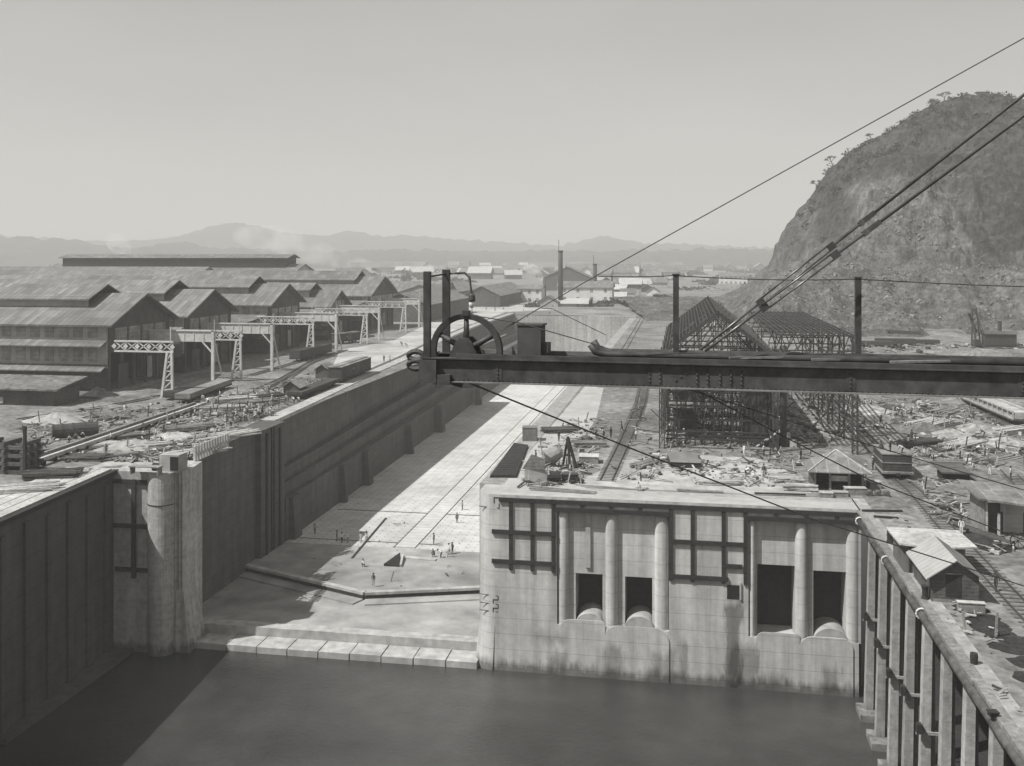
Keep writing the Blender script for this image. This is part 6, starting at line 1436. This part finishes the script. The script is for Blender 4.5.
def body_mesh(pose, shirt, trou):
    P_ = POSES[pose]; V = {}; verts, rad, edges = [], [], []
    def v(n, p, r): V[n] = len(verts); verts.append(Vector(p)); rad.append(r)
    pel, ch, nk, hd = (Vector(P_[k]) for k in ('pel','ch','nk','hd'))
    v('pel', pel, (.15,.11)); v('wa', pel.lerp(ch,.5), (.145,.1)); v('ch', ch, (.18,.12)); v('nk', nk, (.06,.06)); v('hd', hd, (.085,.1)); v('top', hd+(hd-nk).normalized()*.1, (.07,.085))
    v('nose', hd+Vector((0,.095,-.01)), (.022,.02))
    edges += [('pel','wa'),('wa','ch'),('ch','nk'),('nk','hd'),('hd','top'),('hd','nose')]
    for s in 'LR':
        k = -1 if s == 'L' else 1
        v('hip'+s, pel+Vector((k*.1,0,-.06)), (.095,.1)); v('kn'+s, P_['k'+s], (.065,.068)); v('an'+s, P_['f'+s], (.045,.05)); v('to'+s, Vector(P_['f'+s])+Vector((0,.15,-.03)), (.045,.03))
        v('sh'+s, ch+(nk-ch)*.55+Vector((k*.2,0,0)), (.065,.065)); v('el'+s, P_['e'+s], (.047,.047)); v('wr'+s, P_['h'+s], (.033,.035)); d = (Vector(P_['h'+s])-Vector(P_['e'+s])).normalized(); v('ha'+s, Vector(P_['h'+s])+d*.13, (.04,.025))
        edges += [('pel','hip'+s),('hip'+s,'kn'+s),('kn'+s,'an'+s),('an'+s,'to'+s),('ch','sh'+s),('sh'+s,'el'+s),('el'+s,'wr'+s),('wr'+s,'ha'+s)]
    me = bpy.data.meshes.new('body'); me.from_pydata(verts, [(V[a],V[c]) for a,c in edges], []); o = bpy.data.objects.new('tmp', me); COL.objects.link(o)
    md = o.modifiers.new('s','SKIN'); sv = me.skin_vertices[0].data
    for i, r in enumerate(rad): sv[i].radius = r; sv[i].use_root = (i == 0)
    ss = o.modifiers.new('d','SUBSURF'); ss.levels = 1; ss.render_levels = 1
    dg = bpy.context.evaluated_depsgraph_get(); res = bpy.data.meshes.new_from_object(o.evaluated_get(dg)); bpy.data.objects.remove(o)
    res.name = 'person_body'; res.materials.clear()
    for m in (shirt, trou, SKIN, CLOTHD): res.materials.append(m)
    seg = []
    for a, c in edges:
        kind = 0 if c[:2] in ('wa','ch','sh','el','wr') else 1 if c[:2] in ('hi','kn','an') else 3 if c[:2] == 'to' else 2
        seg.append((verts[V[a]], verts[V[c]], kind))
    for p in res.polygons:
        best = 9; kk = 0
        for a, c, kind in seg:
            d = c-a; t = max(0, min(1, (p.center-a).dot(d)/max(1e-6, d.length_squared))); dd = (p.center-(a+d*t)).length
            if dd < best: best = dd; kk = kind
        p.material_index = kk
    res.polygons.foreach_set('use_smooth', [True]*len(res.polygons))
    return res
BM = {}; HM = {}
CL = {'w': CLOTHW, 'g': CLOTHG, 'd': CLOTHD}
STRAW = M('straw_hat', 0.5, 0.15, 5); HATM = {'w': STRAW, 'd': CLOTHD, 'g': CLOTHG}
def person(px, py, z, pose, shirt, trou, hat, face, label, group=None):
    q = U(px, py, z=z); key = (pose, shirt, trou)
    if key not in BM: BM[key] = body_mesh(pose, CL[shirt], CL[trou])
    o = bpy.data.objects.new('person', BM[key]); COL.objects.link(o); o.location = q; o.rotation_euler = (0,0,face); tag(o, label, 'person', group)
    hk = (pose, hat)
    if hk not in HM:
        hd = Vector(POSES[pose]['hd']); up = (hd-Vector(POSES[pose]['nk'])).normalized(); b = MB(); c = hd+up*.07
        b.tube([c, c+up*.015], .19, 14); b.tube([c+up*.01, c+up*.1, c+up*.125], [.105,.095,.06], 12); me = bpy.data.meshes.new('hat'); me.from_pydata([tuple(x) for x in b.v], [], b.f); me.materials.append(HATM[hat]); HM[hk] = me
    h = bpy.data.objects.new('hat', HM[hk]); COL.objects.link(h); h.parent = o
    return o
F_ = [
 # dock floor
 (342,543,ZF,'stand','w','d','d',1,'left man of the white shirted pair in the shade edge of the dock floor'),(348,542.5,ZF,'bend','w','g','w',2,'stooping man in white beside the shade edge on the dock floor'),
 (361,543,ZF,'stand','w','w','d',0.5,'left of two men in white standing in the sun on the dock floor'),(366.5,542,ZF,'stand','w','g','d',3,'right of two men in white standing in the sun on the dock floor'),
 (337,541,ZF,'stand','d','d','d',2,'dark dressed man standing in the wall shadow on the dock floor'),(315,534,ZF,'stand','g','d','d',1,'lone man deep in the wall shadow on the dock floor'),
 (364,567,ZF,'crouch','w','d','d',1,'man in white crouching alone near the mitre sill'),(373.5,585.5,ZF+0.2,'stand','d','g','d',3.0,'man in dark jacket standing on the mitre sill'),
 (434,544,ZF,'stand','d','d','d',1.5,'dark dressed man standing left of the group on the dock floor'),(434,557,ZF,'crouch','d','d','d',1,'dark man crouching left of the group on the dock floor'),
 (441,558,ZF,'bend','w','d','d',1.2,'stooping man at the left of the group by the block'),(447,557,ZF,'bend','g','w','w',4.5,'bent man in the middle of the group by the block'),(449,554.5,ZF,'stand','w','g','d',2,'man in white shirt standing in the group by the block'),(452.5,553.5,ZF,'stand','d','d','d',2.6,'tall dark man at the right of the group by the block'),
 (457,523,ZF,'stand','d','d','d',0.3,'dark man standing nearer the block corner on the sunlit floor'),(462.5,510,ZF,'stand','g','d','d',2.2,'man in grey standing farther up the sunlit floor by the block'),
 # block top
 (559,441,0,'stand','d','d','d',1,'man standing by the track far behind the mixer'),(536,463,0,'stand','d','d','d',2,'man standing left of the mixer on the block'),(611,438,0,'stand','d','d','d',1,'dark man standing between the rails left of the frame'),(622,432,0,'stride','d','d','d',1.5,'man walking across the rails left of the frame'),
 (636,440,0,'stand','w','d','w',2,'man in white hat and shirt right of the rails'),(641,421,0,'stand','d','d','d',2,'man standing right of the rails near the frame column'),(596,436,0,'bend','g','d','d',2,'man bending at the boxes left of the rails'),(604,437,0,'bend','w','d','w',2,'man in pale shirt bending beside the boxes left of rails'),
 (683,462,0,'crouch','g','d','d',0.5,'man crouching on the sand left of the sloping bin') ,
 (746,477,0,'bend','w','d','d',-1.2,'man in white bending over on the sand before the frame'),(754,478,0,'crouch','w','w','d',1,'man in white sitting on the sand before the frame'),(764,477.5,0,'stand','d','g','d',2.5,'dark man standing over the two in white on the sand'),
 (764,456,0,'stand','w','d','d',1,'man in white shirt at the front of the frame'),(801,461,0,'stand','d','d','d',1,'dark man standing under the frame corner near the hut'),(640,491,0,'crouch','w','w','w',2,'figure in white crouching at the block edge by the track'),
 (670,431,0,'bend','w','d','w',1,'man in white bending inside the left corner of the frame'),(682,427,0,'bend','w','d','d',2,'second man in white bending inside the frame'),(684,440,0,'stand','w','g','w',2,'man with big white hat inside the frame'),(701,433,0,'bend','g','d','w',1,'man bending beside the second frame column'),(706,441,0,'stand','w','d','d',1,'man in white standing by the second frame column'),(716,440,0,'stand','g','d','w',2,'man in grey inside the middle of the frame'),(744,456,0,'stand','w','w','d',2,'man all in white under the frame centre'),
 # right yard
 (873,470,0,'stand','g','d','w',1,'man in grey standing left of the dump car'),(880.5,425,0,'stand','d','d','w',0.5,'man in white hat standing on the track behind the dump car'),(906,418,0,'stand','w','w','w',1,'man in white at the left of the gang beyond the dump car'),
 (899,414,0,'bend','w','d','d',1,'stooping man at the left end of the gang beyond the dump car'),(903,411,0,'stand','w','g','w',2,'man standing behind the gang beyond the dump car'),(911,416,0,'bend','g','d','w',2,'stooping man at the right end of the gang beyond the dump car'),
 (860,411,0,'stand','g','d','d',1,'man in grey at the left of the group beyond the frame'),(865,408,0,'stand','w','d','d',2,'man in white shirt in the group beyond the frame'),(871,411,0,'stand','d','d','w',2,'man in dark coat in the group beyond the frame'),
 (909,447,0,'stand','w','d','d',1,'man in white just right of the dump car'),(912,441,0,'stand','d','d','d',2,'dark man behind the one in white right of dump car'),(924,459,0,'stand','w','g','d',2,'man in white on the timber right of the dump car'),(917,460,0,'crouch','w','d','w',1,'man crouching low right of the dump car'),(930,461,0,'stride','g','d','w',4,'man in grey walking right of the dump car'),
 (951,452,0,'crouch','w','d','w',2,'man in white crouching among the planks behind the bunker'),(984,438,0.9,'bend','d','d','w',1,'dark man with white hat bending on the pale spoil heap'),(977,454,0,'bend','w','d','d',5,'man in white stooping below the pale spoil heap'),(985,458,0,'stand','g','d','d',1,'man in grey standing below the pale spoil heap'),
 (1020,441,0,'stand','w','g','d',2,'man in white standing at the right edge below the gondola'),(1021,425,0,'stand','g','d','w',2,'man with white hat at the right edge by the gondola'),(1011,480,0,'stand','w','d','d',1,'man standing behind the board shed roof'),(974,472,0,'bend','w','w','w',2,'man all in white behind the board shed'),(990,475,0,'stand','g','w','d',2,'man in pale trousers behind the board shed'),
 (961.5,535,0,'stand','w','w','d',2.5,'man all in white standing on the track by the board shed'),(996,591,0,'stride','d','d','d',2.5,'dark man walking on the track right of the small house'),(651.5,613.5,-14.9,'crouch','w','d','d',3.1,'man in white in the mouth of the second sluice opening'),
 (866,478,0,'stand','w','d','w',1,'man in white standing right of the hut'),
 # left yard
 (42,452,ZL,'bend','d','d','d',-0.6,'dark man bending beside the near end of the raised rail'),(42,461,ZL,'stand','d','g','d',1,'man standing at the near end of the raised rail'),(70.5,442,ZL,'crouch','w','d','d',2,'man in white sitting at the left below the boiler shell'),(77,439.5,ZL,'crouch','g','d','d',2,'man in grey sitting below the middle of the boiler shell'),(84,438,ZL,'crouch','w','d','w',2,'man in white hat sitting below the boiler shell'),(91,437,ZL,'stand','d','d','d',1,'man standing at the right end of the boiler shell'),
 (106,456,ZL,'stand','g','g','w',1,'man with white hat standing right of the sleepers'),(111,443,ZL,'stand','w','d','d',2,'man in white shirt by the raised rail'),(143,433,ZL,'stand','g','d','d',1,'man standing under the raised rail near the sand'),(144,441,ZL,'stand','w','d','d',1,'man in white at the edge of the sand heap'),(156,439,ZL,'stand','w','d','d',2,'man in white shirt left of the striding man'),(163.5,434,ZL,'stride','d','d','d',-1.5,'dark man striding across the left yard'),(176,433,ZL,'stand','g','g','d',2,'man in pale clothes right of the striding man'),
 (191,419,ZL,'stand','d','d','d',1,'dark man left of the big pale beams'),(195,418,ZL,'stand','w','d','w',2,'man in white left of the big pale beams'),(203,403,ZL,'stand','w','g','d',1,'man in white by the pale deck flat car'),(208,405,ZL,'bend','w','d','d',1,'man bending beside the pale deck flat car'),(216,404,ZL,'bend','g','d','w',2,'man stooping beside the pale deck flat car end'),(220,399,ZL,'stand','w','d','d',2,'man standing behind the end of the pale deck flat car'),
 (227,425,ZL,'stand','d','d','d',2,'dark man at the dock edge left of the crowd'),(231,428,ZL,'stand','w','d','d',1,'man in white at the dock edge left of the crowd'),(236,420,ZL,'stand','w','d','w',2,'man in white hat left of the crowd'),(241,423,ZL,'bend','d','d','d',2,'dark man stooping left of the crowd'),(247,414,ZL,'bend','w','g','d',1,'man in white stooping behind the left of the crowd'),
 (384,362,ZL,'stand','d','d','d',1,'tall dark man standing on the far dock coping'),(390,362.5,ZL,'stand','g','d','d',2,'man in grey beside the tall dark man on the coping'),(402,346,ZL,'bend','d','d','d',1,'left man of the far pair on the sandy yard'),(407,347.5,ZL,'bend','d','g','d',2,'right man of the far pair on the sandy yard'),(279,408,ZL,'stand','d','d','d',2,'dark man standing above the crowd at the dock edge'),
 (294,404,ZL,'bend','w','d','w',1,'man in white hat bending at the coping right of the crowd'),(299,402,ZL,'crouch','w','d','d',1,'man crouching right at the edge of the coping'),
]
for a in F_: person(*a)
q = U(897,450,z=3.2); 
for (dx, dy, po, sh, hat, lab) in ((-0.6,1.2,'stand','d','w','dark man standing on top of the dump car'),(0.7,0.6,'bend','w','d','man in white bending on top of the dump car'),(-1.2,3.0,'crouch','d','d','man crouching at the back of the dump car top')):
    o = person(897,450,0,po,sh,'d',hat,1,lab); o.location = (26.6+dx, 130.6+dy, 3.02)
r7 = random.Random(77)
for k in range(26):
    px = r7.uniform(244, 276); py = 420-(px-244)*0.32+r7.uniform(-7,6)
    person(px, py, ZL, r7.choice(('stand','bend','bend','stand','crouch')), r7.choice('wwgd'), r7.choice('dgd'), r7.choice('wd'), r7.uniform(0,6), 'worker in the dense crowd at the left dock edge', 'crowd of workers at the left dock edge')
for k in range(14):
    px = r7.uniform(286, 334); py = 398-(px-286)*0.28+r7.uniform(-7,3)
    person(px, py, ZL, r7.choice(('stand','bend','bend')), r7.choice('wwgd'), 'd', r7.choice('wd'), r7.uniform(0,6), 'worker busy among the timber left of the boxcar', 'workers among the timber by the boxcar')
for k in range(10):
    px = r7.uniform(480, 560); py = r7.uniform(306, 319)
    person(px, py, ZL if px < 500 else 0.8, 'stand', 'd', 'd', 'd', r7.uniform(0,6), 'tiny dark figure on the sandy yard by the dock head', 'distant figures by the dock head')
